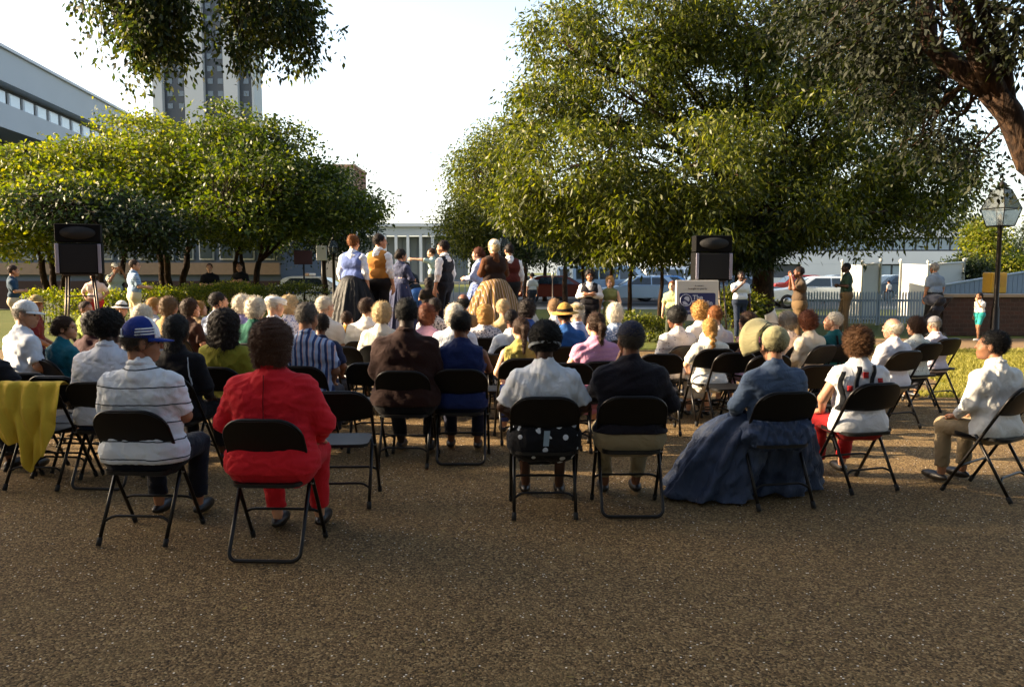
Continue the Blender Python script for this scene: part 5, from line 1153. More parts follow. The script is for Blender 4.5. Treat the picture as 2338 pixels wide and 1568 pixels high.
# ------------------------------------------------------------------ street and park furniture
def car(label, x, s, yaw, col, kind='sedan', grp='cars parked along the street'):
    Y = 1800 / s; p = at(x, 620, Y); r = empty('van' if kind == 'van' else 'parked_car', (p.x, Y, 0), R(yaw)); tag(r, label, 'van' if kind == 'van' else 'car', grp)
    m = solid('car_paint', col, .22, .3, .05, 2, .6)
    if kind == 'van': lo = [(-2.4, .35), (2.4, .35), (2.45, .8), (2.3, 1.05), (-2.45, 1.1), (-2.45, .5)]; up = [(-2.4, 1.08), (2.2, 1.04), (1.5, 1.85), (1.2, 1.95), (-2.3, 1.95), (-2.4, 1.8)]
    else: lo = [(-2.35, .32), (2.35, .32), (2.4, .6), (2.3, .74), (1.1, .90), (-1.5, .93), (-2.35, .88), (-2.42, .6)]; up = [(-1.75, .91), (1.15, .89), (.45, 1.33), (.15, 1.40), (-.95, 1.40), (-1.25, 1.33)]
    def shell(poly, w0, w1, z0, z1):
        v = []; n = len(poly)
        for sy in (-1, 1):
            for (a, z) in poly: v.append((a, sy * (w0 + (w1 - w0) * max(0, min(1, (z - z0) / (z1 - z0)))), z))
        f = [tuple(range(n)), tuple(range(2 * n - 1, n - 1, -1))] + [(i, i + n, (i + 1) % n + n, (i + 1) % n) for i in range(n)]
        bm = bmesh.new(); vs = [bm.verts.new(q) for q in v]; [bm.faces.new([vs[i] for i in q]) for q in f]; bmesh.ops.recalc_face_normals(bm, faces=bm.faces[:]); bmesh.ops.bevel(bm, geom=bm.edges[:], offset=.045, segments=2, affect='EDGES'); g = G(); bm.verts.index_update(); g.raw([q.co[:] for q in bm.verts], [[q.index for q in fc.verts] for fc in bm.faces]); bm.free(); return g
    shell(lo, .86, .86, .3, 1).obj('body', m, r, sharp=40); zt = up[3][1]; shell(up, .80, .62, .9, zt).obj('cabin', m, r, sharp=40)
    gl = solid('car_glass', '#1c262e', .08, 0, .1, 1, .8)
    def quadp(pts, name, mat, par): g = G(); g.raw(pts, [(0, 1, 2, 3)]); o = g.obj(name, mat, par); md = o.modifiers.new('s', 'SOLIDIFY'); md.thickness = .012; md.offset = 0
    wy = lambda z: .80 + (.62 - .80) * (z - .9) / (zt - .9) + .008
    spans = [(-1.15, -.42, -1.35), (-.36, .55, .55)] if kind != 'van' else [(-2.2, -.9, -2.2), (-.8, .3, -.8), (.4, 1.5, 1.5)]
    for sy in (-1, 1):
        for i, (a, b_, _) in enumerate(spans):
            z0, z1 = (.97, zt - .09) if kind != 'van' else (1.15, 1.75)
            ta, tb_ = (a + .18 if i == 0 and kind != 'van' else a), (b_ - .30 if i == len(spans) - 1 else b_)
            quadp([(a - (.2 if i == 0 and kind != 'van' else 0), sy * wy(z0), z0), (b_ + (.2 if i == len(spans) - 1 else 0), sy * wy(z0), z0), (tb_, sy * wy(z1), z1), (ta, sy * wy(z1), z1)], 'window', gl, r)
    if kind != 'van':
        quadp([(1.12, -.68, .93), (1.12, .68, .93), (.50, .58, 1.325), (.50, -.58, 1.325)], 'windscreen', gl, r); quadp([(-1.74, -.68, .95), (-1.74, .68, .95), (-1.29, .58, 1.325), (-1.29, -.58, 1.325)], 'rear_window', gl, r)
    else: quadp([(2.22, -.7, 1.1), (2.22, .7, 1.1), (1.56, .58, 1.82), (1.56, -.58, 1.82)], 'windscreen', gl, r)
    for wx_ in (-1.42, 1.42):
        for sy in (-1, 1):
            Mw = Matrix.Translation((wx_, sy * .80, .31)) @ Matrix.Rotation(math.pi / 2, 4, 'X')
            g = G(); g.lathe([(.18, -.10), (.28, -.10), (.31, -.06), (.31, .06), (.28, .10), (.18, .10)], 20, M=Mw); wo = g.obj('wheel', solid('tyre', '#101010', .8), r, True)
            g = G(); g.lathe([(.17, -.115), (.19, -.10), (.19, .10), (.17, .115), (.05, .105)], 16, M=Mw); g.obj('rim', solid('chrome', '#a8aaac', .25, .9), wo, True)
    for sx in (-2.42, 2.40): g = G(); g.rbox((sx, 0, .47), (.12, 1.66, .13), .03); g.obj('bumper', solid('chrome', '#a8aaac', .25, .9), r)
    for sy in (-.62, .62): g = G(); g.rbox((2.36, sy, .64), (.08, .3, .13), .02); g.obj('headlight', solid('lamp_glass', '#d8dade', .1), r); g = G(); g.rbox((-2.38, sy, .68), (.07, .3, .12), .02); g.obj('tail_light', solid('tail_red', '#7a1010', .2), r)
    return r
pc = car('white police car with roof light bar beyond the left hedge', 722, 52, 0, '#d6dade', grp=None)
g = G(); g.rbox((-.3, 0, 1.47), (.28, 1.15, .12), .03); g.obj('light_bar', solid('lightbar', '#d8b49a', .25), pc)
for sy in (-.872, .872): g = G(); g.box((0, sy, .70), (4.2, .012, .07)); g.obj('side_stripe', solid('stripe_blue', '#1c3f8c', .4), pc)
for a in ((1275, 44, 4, '#6a2a20', 'sedan', 'maroon sedan parked behind the stage trees'), (1222, 40, 180, '#9aa4ac', 'sedan', 'silver sedan parked left of the maroon sedan'), (1395, 38, 4, '#9fb4c8', 'van', 'pale blue van parked behind the olive dress'), (1465, 46, 178, '#a9c0d6', 'sedan', 'light blue sedan parked between slender trees'), (1530, 42, 0, '#5f8fc0', 'sedan', 'bright blue sedan parked left of the sign'), (1350, 33, 0, '#c8ccd0', 'van', 'white van parked farther down the street'),
          (1600, 40, 180, '#33506c', 'sedan', 'dark blue sedan parked behind the sign'), (1690, 44, 0, '#8a98a4', 'sedan', 'grey sedan parked behind the huge trunk'), (1868, 52, 172, '#ccd4da', 'sedan', 'white sedan parked behind the picket fence'), (1850, 38, 0, '#9c2f2a', 'sedan', 'red sedan parked beyond the white sedan'), (1935, 36, 0, '#6f7c88', 'sedan', 'grey blue sedan parked by the white booth'), (2035, 36, 180, '#b8c2ca', 'sedan', 'pale sedan parked between the white booths'), (2072, 40, 0, '#4a5a6a', 'sedan', 'slate sedan parked between the white booths'), (640, 38, 0, '#5c6a74', 'sedan', 'dull sedan parked behind the left trees'), (1545, 32, 4, '#d0d4d8', 'van', 'white van parked far behind the sign')):
    car(a[5], a[0], a[1], a[2], a[3], a[4])
def lamp(label, x, s, top, sc=1.0):
    Y = 1800 / s; p = at(x, 620, Y); ht = at(x, top, Y).z; r = empty('street_lamp', (p.x, Y, 0)); tag(r, label, 'street lamp', 'lantern lamp posts'); m = solid('lamp_iron', '#1a1512', .4, .6)
    g = G(); g.lathe([(.15, 0), (.16, .12), (.10, .2), (.085, .7), (.06, .8), (.05, ht - 1.0 * sc), (.062, ht - .98 * sc), (.05, ht - .93 * sc), (.04, ht - .83 * sc)], 16); g.obj('post', m, r, True)
    z0 = ht - .93 * sc
    def ring(h, z): return [(h * c, h * d, z) for c, d in ((-1, -1), (1, -1), (1, 1), (-1, 1))]
    def rot(v): return [(x_ * .92 - y_ * .38, x_ * .38 + y_ * .92, z) for x_, y_, z in v]
    A, B, C = rot(ring(.155 * sc, z0)), rot(ring(.225 * sc, z0 + .30 * sc)), rot(ring(.10 * sc, z0 + .64 * sc))
    g = G()
    for P_, Q_ in ((A, B), (B, C)):
        for i in range(4): g.tube([P_[i], Q_[i]], .012, 6); 
    for P_ in (A, B): [g.tube([P_[i], P_[(i + 1) % 4]], .013, 6) for i in range(4)]
    g.obj('lantern_frame', m, r); g = G(); g.lathe([(.12 * sc, z0 + .63 * sc), (.06 * sc, z0 + .70 * sc), (.06 * sc, z0 + .74 * sc), (.015, z0 + .78 * sc), (.02, z0 + .82 * sc), (.003, z0 + .93 * sc)], 12); g.obj('finial', m, r, True)
    gm = N("lantern_glass"); gm.b.inputs['Transmission Weight'].default_value = .7; gm.b.inputs['Roughness'].default_value = .18; gm.b.inputs['Base Color'].default_value = srgb('#8a9296'); gm.b.inputs['IOR'].default_value = 1.05
    for P_, Q_, nm in ((A, B, 'lantern_pane'), (B, C, 'roof_pane')):
        for i in range(4): g = G(); g.raw([P_[i], P_[(i + 1) % 4], Q_[(i + 1) % 4], Q_[i]], [(0, 1, 2, 3)]); g.obj(nm, gm.m, r)
    g = G(); g.lathe([(.03, z0 + .02), (.03, z0 + .1), (.05, z0 + .18), (.035, z0 + .26), (.01, z0 + .3)], 10); g.obj('bulb', solid('bulb_glass', '#d9cdb8', .3), r, True)
lamp('tall lantern lamp post at the right edge by the brick wall', 2278, 95, 394, 1.35); lamp('lantern lamp post left of the stage by the dark tree', 762, 62, 534, .8); lamp('lantern lamp post behind the maroon waistcoat performer', 1151, 70, 524, .9)
def speaker(label, x, s, y0, y1, yaw, base):
    Y = 1800 / s; p = at(x, 620, Y); zb, zt = at(x, y1, Y).z, at(x, y0, Y).z; H = zt - zb; Wd = H * .84
    r = empty('loudspeaker', (p.x, Y, zb), R(yaw)); tag(r, label, 'loudspeaker', 'public address speakers'); bk = solid('speaker_black', '#050404', .8, spec=.15); gr = solid('grille', '#070607', .9, 0, .1, 60)
    g = G(); g.rbox((0, 0, H * .31), (Wd, .36, H * .62), .012); g.obj('cabinet', bk, r); g = G(); g.rbox((0, .01, H * .815), (Wd * .97, .34, H * .36), .012); g.obj('horn_cabinet', bk, r)
    g = G(); g.rbox((0, -.187, H * .31), (Wd * .78, .02, H * .56), .006); g.obj('grille', gr, r)
    g = G(); g.lathe([(.02, 0), (.10, .03), (.15, .05), (.15, .055)], 20, M=Matrix.Translation((0, -.158, H * .82)) @ Matrix.Rotation(math.pi / 2, 4, 'X') @ Matrix.Diagonal((1.9, .75, .35, 1))); g.obj('horn', solid('horn_black', '#070606', .8), r, True)
    for sx in (-1, 1): g = G(); g.rbox((sx * Wd * .445, -.193, H * .31), (.055, .03, H * .58), .008); g.obj('side_rail', solid('aluminium', '#9a97a8', .35, .5), r)
    t = empty('speaker_stand', (p.x, Y, 0), R(yaw)); tag(t, 'metal stand under the ' + label, 'speaker stand'); mt = solid('stand_steel', '#4a4038', .35, .8)
    g = G(); g.rbox((0, 0, zb - .014), (.5, .38, .025), .004); g.obj('top_plate', mt, t)
    for sx, sy in ((-1, -1), (1, -1), (-1, 1), (1, 1)): g = G(); g.tube([(sx * .2, sy * .15, zb - .02), (sx * .30, sy * .24, base)], .018, 8); g.obj('leg', mt, t, True)
    for zz in (.35, .75): g = G(); k_ = .2 + .1 * (1 - zz); g.tube([(-.30 + .1 * zz, -.24 + .09 * zz, base + (zb - base) * zz), (.30 - .1 * zz, -.24 + .09 * zz, base + (zb - base) * zz)], .012, 8); g.obj('brace', mt, t, True)
speaker('large black loudspeaker standing high at the left', 184, 127, 512, 626, 22, 0); speaker('large black loudspeaker above the white sign', 1624, 116, 538, 640, 1, 0)
# sign
def sign():
    Y = 1800 / 121; p = at(1592, 620, Y); s = 121; zt = at(1592, 640, Y).z; zb = at(1592, 732, Y).z; r = empty('sign_board', (p.x, Y, 0), R(6)); tag(r, 'white sign board with blue panel and round emblem under the loudspeaker', 'sign')
    W_, H = .82, zt - zb; wm = solid('sign_white', '#cdc6b8', .6, 0, .04)
    g = G(); g.rbox((0, 0, (zt + zb) / 2), (W_, .08, H), .012); bd = g.obj('board', wm, r)
    def rr(w, h, rd, cx, cz, y, th, name, mat, par):
        P_ = [];
        for qx, qz, a0 in ((1, 1, 0), (-1, 1, 90), (-1, -1, 180), (1, -1, 270)):
            for a in np.linspace(a0, a0 + 90, 6): P_.append((cx + qx * (w / 2 - rd) + rd * math.cos(R(a)), cz + qz * (h / 2 - rd) + rd * math.sin(R(a))))
        g = G(); g.prism(P_, y - th, y); return g.obj(name, mat, par)
    cz = zt - .435; rr(.70, .40, .04, 0, cz, -.040, .004, 'blue_panel', solid('sign_blue', '#232a5c', .5, 0, .05), r)
    wl = solid('sign_letter', '#b9bcc9', .6, 0, .02)
    ex, ez = -.225, cz + .065; g = G(); g.tube([(ex + .108 * math.cos(a), -.047, ez + .108 * math.sin(a)) for a in np.linspace(0, 2 * math.pi, 40)], .007, 6); em = g.obj('emblem', wl, r, True)
    g = G()   # a bust in profile on the disc, cut by a diagonal
    head = [(-.035, .025), (-.02, .06), (.02, .075), (.058, .058), (.07, .015), (.055, -.03), (.02, -.005), (-.01, .01)]; sh_ = [(-.065, -.03), (-.02, -.015), (.02, -.05), (.05, -.085), (.0, -.09), (-.05, -.075)]
    for pl in (head, sh_): g.prism([(ex + a, ez + b_) for a, b_ in pl][::-1], -.051, -.0445)
    g.obj('emblem_bust', wl, em)
    def text(body, size, x, z, mat, name, align='LEFT', bold=0.0):
        cu = bpy.data.curves.new(name, 'FONT'); cu.body = body; cu.size = size; cu.extrude = .0015; cu.align_x = align; cu.offset = bold; o = bpy.data.objects.new(name, cu); COL.objects.link(o); bpy.context.view_layer.update()
        me = bpy.data.meshes.new_from_object(o.evaluated_get(bpy.context.evaluated_depsgraph_get())); bpy.data.objects.remove(o); me.materials.clear(); me.materials.append(mat)
        o = bpy.data.objects.new(name, me); COL.objects.link(o); o.parent = r; o.location = (x, -.0465 if z < zt - .2 else -.0425, z); o.rotation_euler = (math.pi / 2, 0, 0); return o
    text('The', .125, -.095, cz + .075, wl, 'lettering', bold=.003); text('Franklin', .125, -.105, cz - .03, wl, 'lettering', bold=.003); text('Savings Association', .062, -.315, cz - .155, wl, 'lettering')
    dk_ = solid('sign_ink', '#3a3640', .7); text('A concert', .042, .03, zt - .115, dk_, 'lettering', 'CENTER'); text('brought to you by', .050, 0, zt - .17, dk_, 'lettering', 'CENTER')
    g = G(); [g.box((0, -.0425, zb + .035 + .035 * i), (.5 - .1 * (i % 2), .003, .008)) for i in range(0)];
    for sx in (-.33, .33): g = G(); g.rbox((sx, .02, zb / 2), (.05, .04, zb), .004); g.obj('leg', solid('sign_leg', '#2a2622', .6), r)
    g = G(); g.tube([(.405, -.02, zt - .02), (.405, -.02, zb + .02)], .012, 8); g.obj('edge_trim', solid('brass_trim', '#a8834c', .4, .6), r, True)
sign()
# stage
st = empty('stage', (-1.5, 13.9, 0)); tag(st, 'low wooden stage platform carrying the costumed performers', 'stage'); g = G()
for i in range(18): g.rbox((-2.55 + .3 * i, 0, .425), (.292, 4.0, .05), .004)
WD = solid('stage_wood', '#4f4136', .7, 0, .2, 3, .3, .3); g.obj('deck', WD, st); g = G(); g.box((0, -1.95, .2), (5.3, .04, .395)); g.box((0, 1.95, .2), (5.3, .04, .395)); g.box((-2.62, 0, .2), (.04, 3.8, .395)); g.box((2.62, 0, .2), (.04, 3.8, .395)); g.obj('skirting', solid('stage_side', '#2c2824', .8), st)
# microphone stand by the stage
g = G(); p = at(1262, 620, 15.5); r = empty('microphone_stand', (p.x, 15.5, 0)); tag(r, 'thin microphone stand at the right of the stage', 'microphone stand'); g.tube([(0, 0, .02), (0, 0, 1.48)], .012, 8); g.obj('pole', solid('stand_steel', '#4a4038', .35, .8), r, True); g = G(); g.lathe([(.15, 0), (.15, .02), (.02, .03)], 20); g.obj('base', M_CH, r, True); g = G(); g.lathe([(.012, 1.46), (.028, 1.52), (.026, 1.58), (.008, 1.6)], 12); g.obj('microphone', solid('mic', '#8d8a86', .4, .6), r, True)
# brown notice board and pale drum on poles left of the stage
p = at(693, 620, 24); r = empty('notice_sign', (p.x, 24, 0)); tag(r, 'small dark red sign on a post before the left trees', 'sign'); g = G(); g.rbox((0, 0, at(693, 588, 24).z), (.56, .05, .42), .02); g.obj('panel', solid('dark_red_panel', '#3a1414', .6), r); g = G(); g.tube([(0, .05, 0), (0, .05, 2.2)], .03, 8); g.obj('post', M_CH, r, True)
p = at(735, 620, 30); r = empty('notice_sign', (p.x, 30, 0)); tag(r, 'small pale sign on a tall post beyond the police car', 'sign'); g = G(); g.rbox((0, 0, at(735, 578, 30).z), (.4, .04, .55), .02); g.obj('panel', WHT, r); g = G(); g.tube([(0, .05, 0), (0, .05, 2.4)], .025, 8); g.obj('post', M_CH, r, True)
# picket fences
def picket(label, x0, x1, Y, h, gap, mat, name='picket_fence'):
    a, b_ = at(x0, 620, Y).x, at(x1, 620, Y).x; r = empty(name, (a, Y, 0)); tag(r, label, 'fence'); n = int((b_ - a) / gap); g = G()
    for i in range(n):
        x = i * gap; w = gap * .55; g.prism([(x - w / 2, .06), (x + w / 2, .06), (x + w / 2, h - .06), (x, h), (x - w / 2, h - .06)], -.012, .012)
    o = g.obj('pickets', mat, r); 
    for z in (.25, h - .28): g = G(); g.box(((b_ - a) / 2, .034, z), (b_ - a, .04, .07)); g.obj('rail', mat, r)
    for i in range(int((b_ - a) / 2.2) + 2): g = G(); g.rbox((min(i * 2.2, b_ - a), .10, (h - .1) / 2), (.09, .09, h - .1), .006); g.obj('post', mat, r)
    return r
PK = solid('white_paint_shaded', '#8e9aa2', .7, 0, .08, 2); PKW = solid('white_paint', '#d5d3c4', .7, 0, .06, 2)  # PK is white paint greyed to hold the shade on that fence
picket('white picket fence greyed for shade right of the huge trunk', 1842, 2172, 23.5, 1.02, .085, PK); picket('white picket fence at the far left behind the hedge', 30, 140, 24, .92, .11, PKW)
# white booths
def booth(label, x0, x1, x2, s, top, sl=0):
    Y = 1800 / s; a, b_, c = (at(x, 620, Y).x for x in (x0, x1, x2)); h = at(x1, top, Y).z; r = empty('booth', (b_, Y, 0)); tag(r, label, 'booth', 'white booths behind the fence'); m = solid('booth_white', '#cfcfc8', .6, 0, .04)
    d = 1.3; w = c - b_; th = math.atan2(b_ - a, d)
    g = G(); g.raw([(0, 0, .05), (w, 0, .05), (w + .05, d, .05), (a - b_, d * .55, .05), (0, 0, h - .08), (w, 0, h), (w + .05, d, h - .06), (a - b_, d * .55, h - .02)], [(0, 1, 5, 4), (1, 2, 6, 5), (2, 3, 7, 6), (3, 0, 4, 7), (4, 5, 6, 7), (3, 2, 1, 0)])
    g.obj('panel', m, r)
    for (x, y, hh) in ((0, 0, h - .02), (w, 0, h + .05), (a - b_, d * .55, h + .02)): g = G(); g.lathe([(.035, 0), (.035, hh), (.06, hh + .02), (.06, hh + .08), (.01, hh + .12)], 10, c=(x, y - .02, 0)); g.obj('corner_post', m, r, True)
    g = G(); g.tube([(0, -.04, h - .06), (w, -.04, h + .02)], .03, 8); g.obj('top_rail', m, r, True)
booth('white booth right of the man in the green shirt', 1943, 1968, 2010, 70, 601); booth('white booth behind the grey haired standing man', 2079, 2118, 2200, 68, 600)
# rising board ramp, stone wall, yellow box, hedge tops at the right
RB = solid('ramp_boards', '#7d8a97', .7, 0, .12, 3)
a, b_ = at(2150, 620, 25.0).x, at(2520, 620, 25.0).x; r = empty('board_ramp', (a, 25.0, 0)); tag(r, 'grey board sided ramp rising to the right behind the brick wall', 'ramp'); g = G(); n = 34
for i in range(n):
    x0 = (b_ - a) * i / n; x1 = (b_ - a) * (i + 1) / n - .012; f_ = lambda x: 1.12 + .42 * (x / 2.5) ** .9 if x > 0 else 1.12; g.prism([(x0, 0), (x1, 0), (x1, min(3.2, f_(x1))), (x0, min(3.2, f_(x0)))], -.02, .02)
g.obj('boards', RB, r); g = G(); g.tube([(x, -.03, min(3.2, 1.12 + .42 * (x / 2.5) ** .9) + .03) for x in np.linspace(0, b_ - a, 20)], .035, 8); g.obj('handrail', solid('rail_white', '#a8b4be', .5), r, True)
p0, p1 = at(2158, 620, 19.6), at(2560, 620, 19.6); r = empty('brick_wall', (p0.x, 19.6, 0)); tag(r, 'brown brick wall with shade in its colour behind the lamp post at right', 'wall')
STN = N("shaded_brick"); _co = STN.coord(); _b2 = STN.n("TexBrick"); STN.l(STN.coord(rot=(math.pi / 2, 0, 0)), _b2.inputs['Vector']); _b2.inputs['Scale'].default_value = 2.4; _b2.inputs['Color1'].default_value = srgb('#4a2a1a'); _b2.inputs['Color2'].default_value = srgb('#332015'); _b2.inputs['Mortar'].default_value = srgb('#4a3c2e'); _n = STN.noise(2.2, 5, _co)  # brick browns darkened to carry the shade over the wall
STN.set(STN.mix(STN.math('MULTIPLY', _n, .7), _b2.outputs[0], srgb('#3b2618')), .9); STN.bump(STN.noise(20, 4, _co), .6, .03); STN = STN.m
g = G(); g.rbox(((p1.x - p0.x) / 2, .2, .48), (p1.x - p0.x, .4, .96), .02); g.obj('wall', STN, r); g = G(); g.rbox(((p1.x - p0.x) / 2, .2, 1.0), (p1.x - p0.x + .1, .5, .08), .015); g.obj('coping', solid('stone_cap', '#8b7860', .85, 0, .2, 3), r)
p = at(2272, 620, 20.6); r = empty('newspaper_box', (p.x, 20.6, 0)); tag(r, 'yellow box behind the lamp post on the brick wall', 'box'); ym = solid('yellow_paint', '#b98a14', .4, 0, .06)
g = G(); g.rbox((0, 0, 1.31), (.42, .40, .54), .03); g.obj('cabinet', ym, r); g = G(); g.rbox((0, -.203, 1.36), (.32, .012, .30), .004); g.obj('door_panel', solid('yellow_paint_worn', '#a87a10', .5), r); g = G(); g.rbox((0, 0, .515), (.12, .12, 1.03), .01); g.obj('pedestal', M_CH, r)
# trees and shrubs at right edge
b = tb(2255, 62); tree('leafy light green tree behind the right lamp post', b, cr(b, b[1], [(2245, 570, 22, 55, 0, 1.0), (2238, 525, 16, 25, 0, .8), (2300, 615, 40, 22, 0, 1.2)]), 360, 26, (.13, .08), LM_Y, .07, 1.5, 71, .24, .3, 1)
b = tb(2330, 50); tree('dark bushy tree at the far right edge above the ramp', b, cr(b, b[1], [(2330, 590, 50, 40, 0, 1.5), (2400, 560, 60, 60, 0, 1.5)]), 360, 24, (.15, .08), LM_D, .09, 1.3, 72, .3, .3, 1)
b = tb(2195, 66); tree('small dark shrub beside the white booth', b, cr(b, b[1], [(2205, 620, 40, 26, 0, .9)]), 160, 24, (.12, .07), LM_D, .05, .8, 73, .2, .1, 2, name='shrub', cat='shrub')
b = tb(1700, 92); tree('shaded shrub at the foot of the huge oak', b, cr(b, b[1], [(1690, 700, 40, 24, 0, .7), (1650, 690, 30, 20, 0, .6)]), 160, 22, (.12, .06), LM_O, .03, .3, 74, .18, .1, 2, name='shrub', cat='shrub')
# stroller with a child, beside the grey haired man
p = at(2128, 620, 18.6); r = empty('stroller', (p.x, 18.6, 0), R(20)); tag(r, 'dark folding stroller standing by the grey haired man', 'stroller'); cl = F_('#171a26')
g = G(); g.tube([(-.2, .3, .12), (-.2, -.1, .62), (-.2, -.42, 1.0)], .012, 8); g.obj('frame', M_CH, r, True); g = G(); g.tube([(.2, .3, .12), (.2, -.1, .62), (.2, -.42, 1.0)], .012, 8); g.obj('frame', M_CH, r, True); g = G(); g.tube([(-.2, -.42, 1.0), (.2, -.42, 1.0)], .016, 8); g.obj('handle', M_RUB, r, True)
g = G(); V, Q = sdf([cone((-.13, -.02, .5), (.13, -.02, .5), .06, .06, 2.2), cone((-.13, -.2, .72), (.13, -.2, .72), .05, .05, 1.2), cone((0, -.08, .56), (0, -.2, .78), .15, .15, .5)], .02, .05, amp=.004); mesh_np('seat', V, Q, cl, r)
V, Q = sdf([ell((0, -.1, .92), (.24, .26, .16)), ell((0, .02, .86), (.2, .28, .14), sub=True, k=.02)], .02, .03); mesh_np('canopy', V, Q, cl, r)
for sx in (-.22, .22):
    for yy in (.3, -.2): g = G(); g.lathe([(.05, -.02), (.085, -.02), (.085, .02), (.05, .02)], 16, M=Matrix.Translation((sx, yy, .086)) @ Matrix.Rotation(math.pi / 2, 4, 'Y')); g.obj('wheel', M_RUB, r, True)
# far railing beyond the stage
p = at(1035, 620, 38); r = empty('railing', (p.x, 38, 0)); tag(r, 'grey iron railing beyond the stage right of the white sleeve', 'railing'); g = G(); [g.tube([(x, 0, 0), (x, 0, 1.15)], .02, 6) for x in np.arange(0, 4.2, .28)]; g.obj('bars', RB, r, True); g = G(); g.box((2.0, 0, 1.17), (4.2, .06, .06)); g.obj('rail', RB, r)
p = at(955, 620, 26); r = empty('bench', (p.x, 26, 0)); tag(r, 'blue painted park bench beyond the stage', 'bench'); bl = solid('blue_paint', '#2d4a70', .5)
g = G(); g.rbox((0, 0, .45), (1.7, .42, .05), .01); g.obj('seat', bl, r); g = G(); g.rbox((0, .22, .75), (1.7, .05, .34), .01); g.obj('backrest', bl, r)
for sx in (-.7, .7): g = G(); g.rbox((sx, .02, .21), (.06, .4, .42), .008); g.obj('leg', bl, r)
for (x_, s_, yw, lb) in ((1514, 236, -2, 'black folding chair standing empty before the dotted white blouse'), (1868, 268, 12, 'black folding chair standing empty between bonnet and banded top'), (1680, 232, 8, 'black folding chair standing empty right of the braided girl'), (48, 290, -6, 'black folding chair standing empty behind the far left white cap'), (112, 300, -6, 'black folding chair standing empty behind the teal top'), (590, 262, -4, 'black folding chair standing empty between yellow and striped shirts'), (843, 262, -3, 'black folding chair standing empty left of the brown jacket'), (1300, 262, 0, 'black folding chair standing empty left of the pink blouse'), (1130, 236, 0, 'black folding chair standing empty beyond the navy top'), (1460, 262, 4, 'black folding chair standing empty beyond the navy cap'), (955, 232, -2, 'black folding chair standing empty beyond the brown jacket'), (1760, 240, 8, 'black folding chair standing empty beyond the cream bonnet'), (310, 262, -5, 'black folding chair standing empty beyond the blue and white cap'), (665, 232, -5, 'black folding chair standing empty beyond the striped shirt')):
    chair('bars', (at(x_, 620, 1800 / s_).x, 1800 / s_ + .2, 0), R(yw), lb)
# ------------------------------------------------------------------ small things among the seats
def cloth(label, name, grid, mat, cat, th=.006):
    m, n = len(grid), len(grid[0]); g = G(); g.raw([q for row in grid for q in row], [(i * n + j, i * n + j + 1, (i + 1) * n + j + 1, (i + 1) * n + j) for i in range(m - 1) for j in range(n - 1)]); o = g.obj(name, mat, smooth=True)
    md = o.modifiers.new('s', 'SOLIDIFY'); md.thickness = th; md = o.modifiers.new('d', 'SUBSURF'); md.levels = 1; md.render_levels = 1; tag(o, label, cat); return o
c0 = gnd(75, 1120) + Vector((0, .22, 0)); grid = []
for i in range(26):       # jacket: lies over the backrest, hangs down behind it in folds
    t = i / 25; row = []
    for j in range(36):
        u = j / 35 * 2 - 1; hem = .50 + .12 * math.sin(2.1 * u + .6) + .05 * math.sin(6 * u); L = (hem + .12) * t - .12
        if L < 0: y, z = -.225 - L * .6, .815 - abs(L) * .35
        else: y, z = -.265 - .03 * math.sin(L * 5), .815 - L
        L = max(0, L); fold = .055 * abs(math.sin(4.2 * u + 1.2 * math.sin(4 * L) + .5)) * min(1, L * 5 + .05) + .02 * math.sin(13 * u - 6 * L + 2 * math.sin(9 * L))
        half = .235 - .10 * L + .035 * math.sin(7 * L + 1)
        row.append((c0.x + u * half + .03 * math.sin(6 * L) + .02, c0.y + y - max(fold, -.01) - .012, z))
    grid.append(row)
cloth('yellow jacket draped over a chair back at the left edge', 'jacket', grid, F_('#cfae38'), 'jacket')
def paper(label, loc, rot, w=.2, h=.27, name='white_sheet'):
    g = G(); v = []; n = 6
    for i in range(n + 1):
        for j in range(n + 1): u, t = j / n - .5, i / n - .5; v.append((u * w, .03 * (u * 2) ** 2 + .01 * math.sin(5 * t), t * h))
    g.raw(v, [(i * 7 + j, i * 7 + j + 1, i * 7 + j + 8, i * 7 + j + 7) for i in range(n) for j in range(n)]); o = g.obj(name, solid('paper', '#e6e4da', .8, 0, .02), smooth=True); o.location = loc; o.rotation_euler = [R(a) for a in rot]
    md = o.modifiers.new('s', 'SOLIDIFY'); md.thickness = .0012; tag(o, label, 'paper'); return o
paper('white program sheet held up beside the grey curly haired woman', at(1768, 733, 8.85), (10, -28, 25), .17, .24)
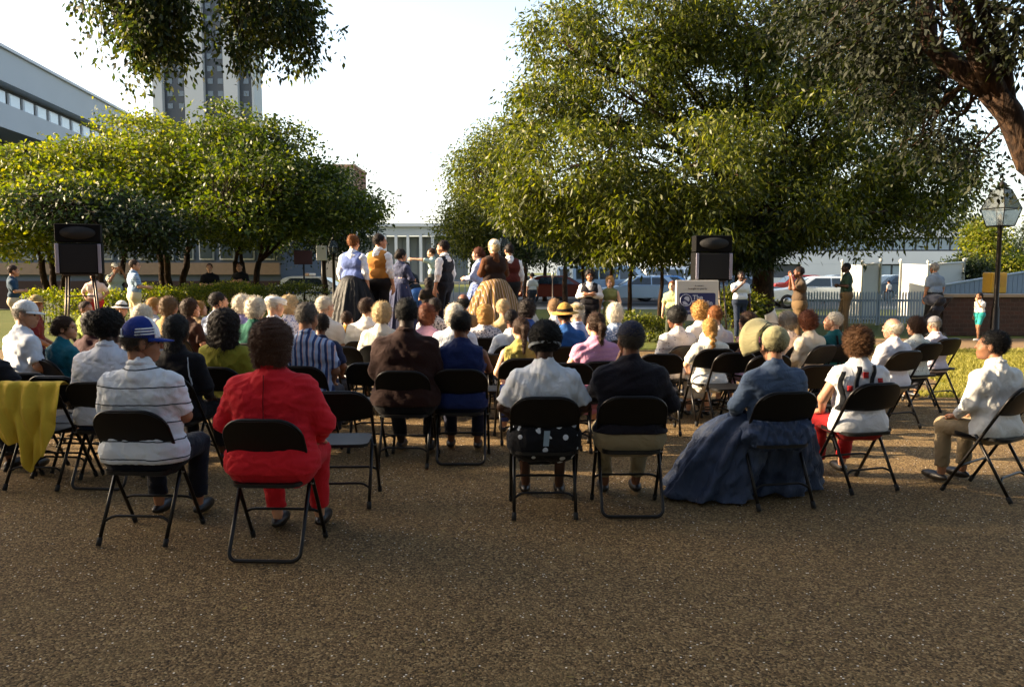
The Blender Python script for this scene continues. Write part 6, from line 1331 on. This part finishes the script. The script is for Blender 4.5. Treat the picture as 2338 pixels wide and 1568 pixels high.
pa = at(800, 855, 1800 / 205); chair('bars', (pa.x, 1800 / 215 + .22, 0), R(-6), 'black folding chair standing empty with an added white sheet on it')
paper('white sheet standing for a bright lap on an empty chair in the middle', (pa.x, 1800 / 215 + .2, .452), (-88, 0, 12), .26, .3)  # added sheet stands in for a bright white lap
gp = gnd(2295, 1240); 
# scattered twigs, fallen leaves and white chips on the plaza
rn = np.random.RandomState(77); n = 1500; P = np.stack([rn.uniform(-5, 6, n), rn.uniform(2.6, 9, n), np.full(n, .004)], 1); V, Q = leaves(P, 1, .001, .035, .018, .0, 3, .01); V[:, 2] = np.abs(V[:, 2] - .004) * .25 + .003
o = mesh_np('fallen_leaves', V, Q, leafmat('#4a3a1e', '#6e5a30', '#8a7a48', .7, .2), smooth=False); tag(o, 'small dry fallen leaves scattered on the gravel', 'leaves', kind='stuff')
# ------------------------------------------------------------------ what shades the near rows: unseen trees added at left, crowns trimmed to shape the shade
for i, (x, y, h) in enumerate(((-18, 5.0, 9), (-22, 2.6, 13), (-17, -3.5, 9), (-27, 4.6, 16), (-15, .9, 8), (-28, -1, 16), (-24, -8, 11), (-20, -12, 10))):
    tree('unseen leafy tree added left of the gravel plaza to shade it', (x, y), [(0, 0, h * .55, 3.2, 2.2 if i in (0, 3) else 3, h * .42), (1, .5, h * .3, 2.6, 2, h * .22)], 620, 18, (.30, .20), LM_D, .25, 2.0, 90 + i, .5, .3, 1, keep=lambda a_, b_, c_: b_ + .05 * a_ < 6.9, group='added unseen shade trees left of the plaza')

for i, (x, y, h) in enumerate(((-9, -7, 9), (-2, -9, 10), (5, -8, 9), (12, -6, 10), (14, 1, 10), (-14, -11, 11), (0, -15, 12), (10, -14, 12), (17, -8, 11))):  # unseen trees added behind and to the right to cut skylight on the foreground
    tree('unseen leafy tree added on the near side of the plaza to block skylight', (x, y), [(0, 0, h * .6, 3.6, 3.4, h * .34), (1, .5, h * .38, 3.2, 3, h * .2)], 620, 18, (.32, .22), LM_D, .25, 2.0, 120 + i, .5, .3, 1, group='added unseen trees behind the plaza')
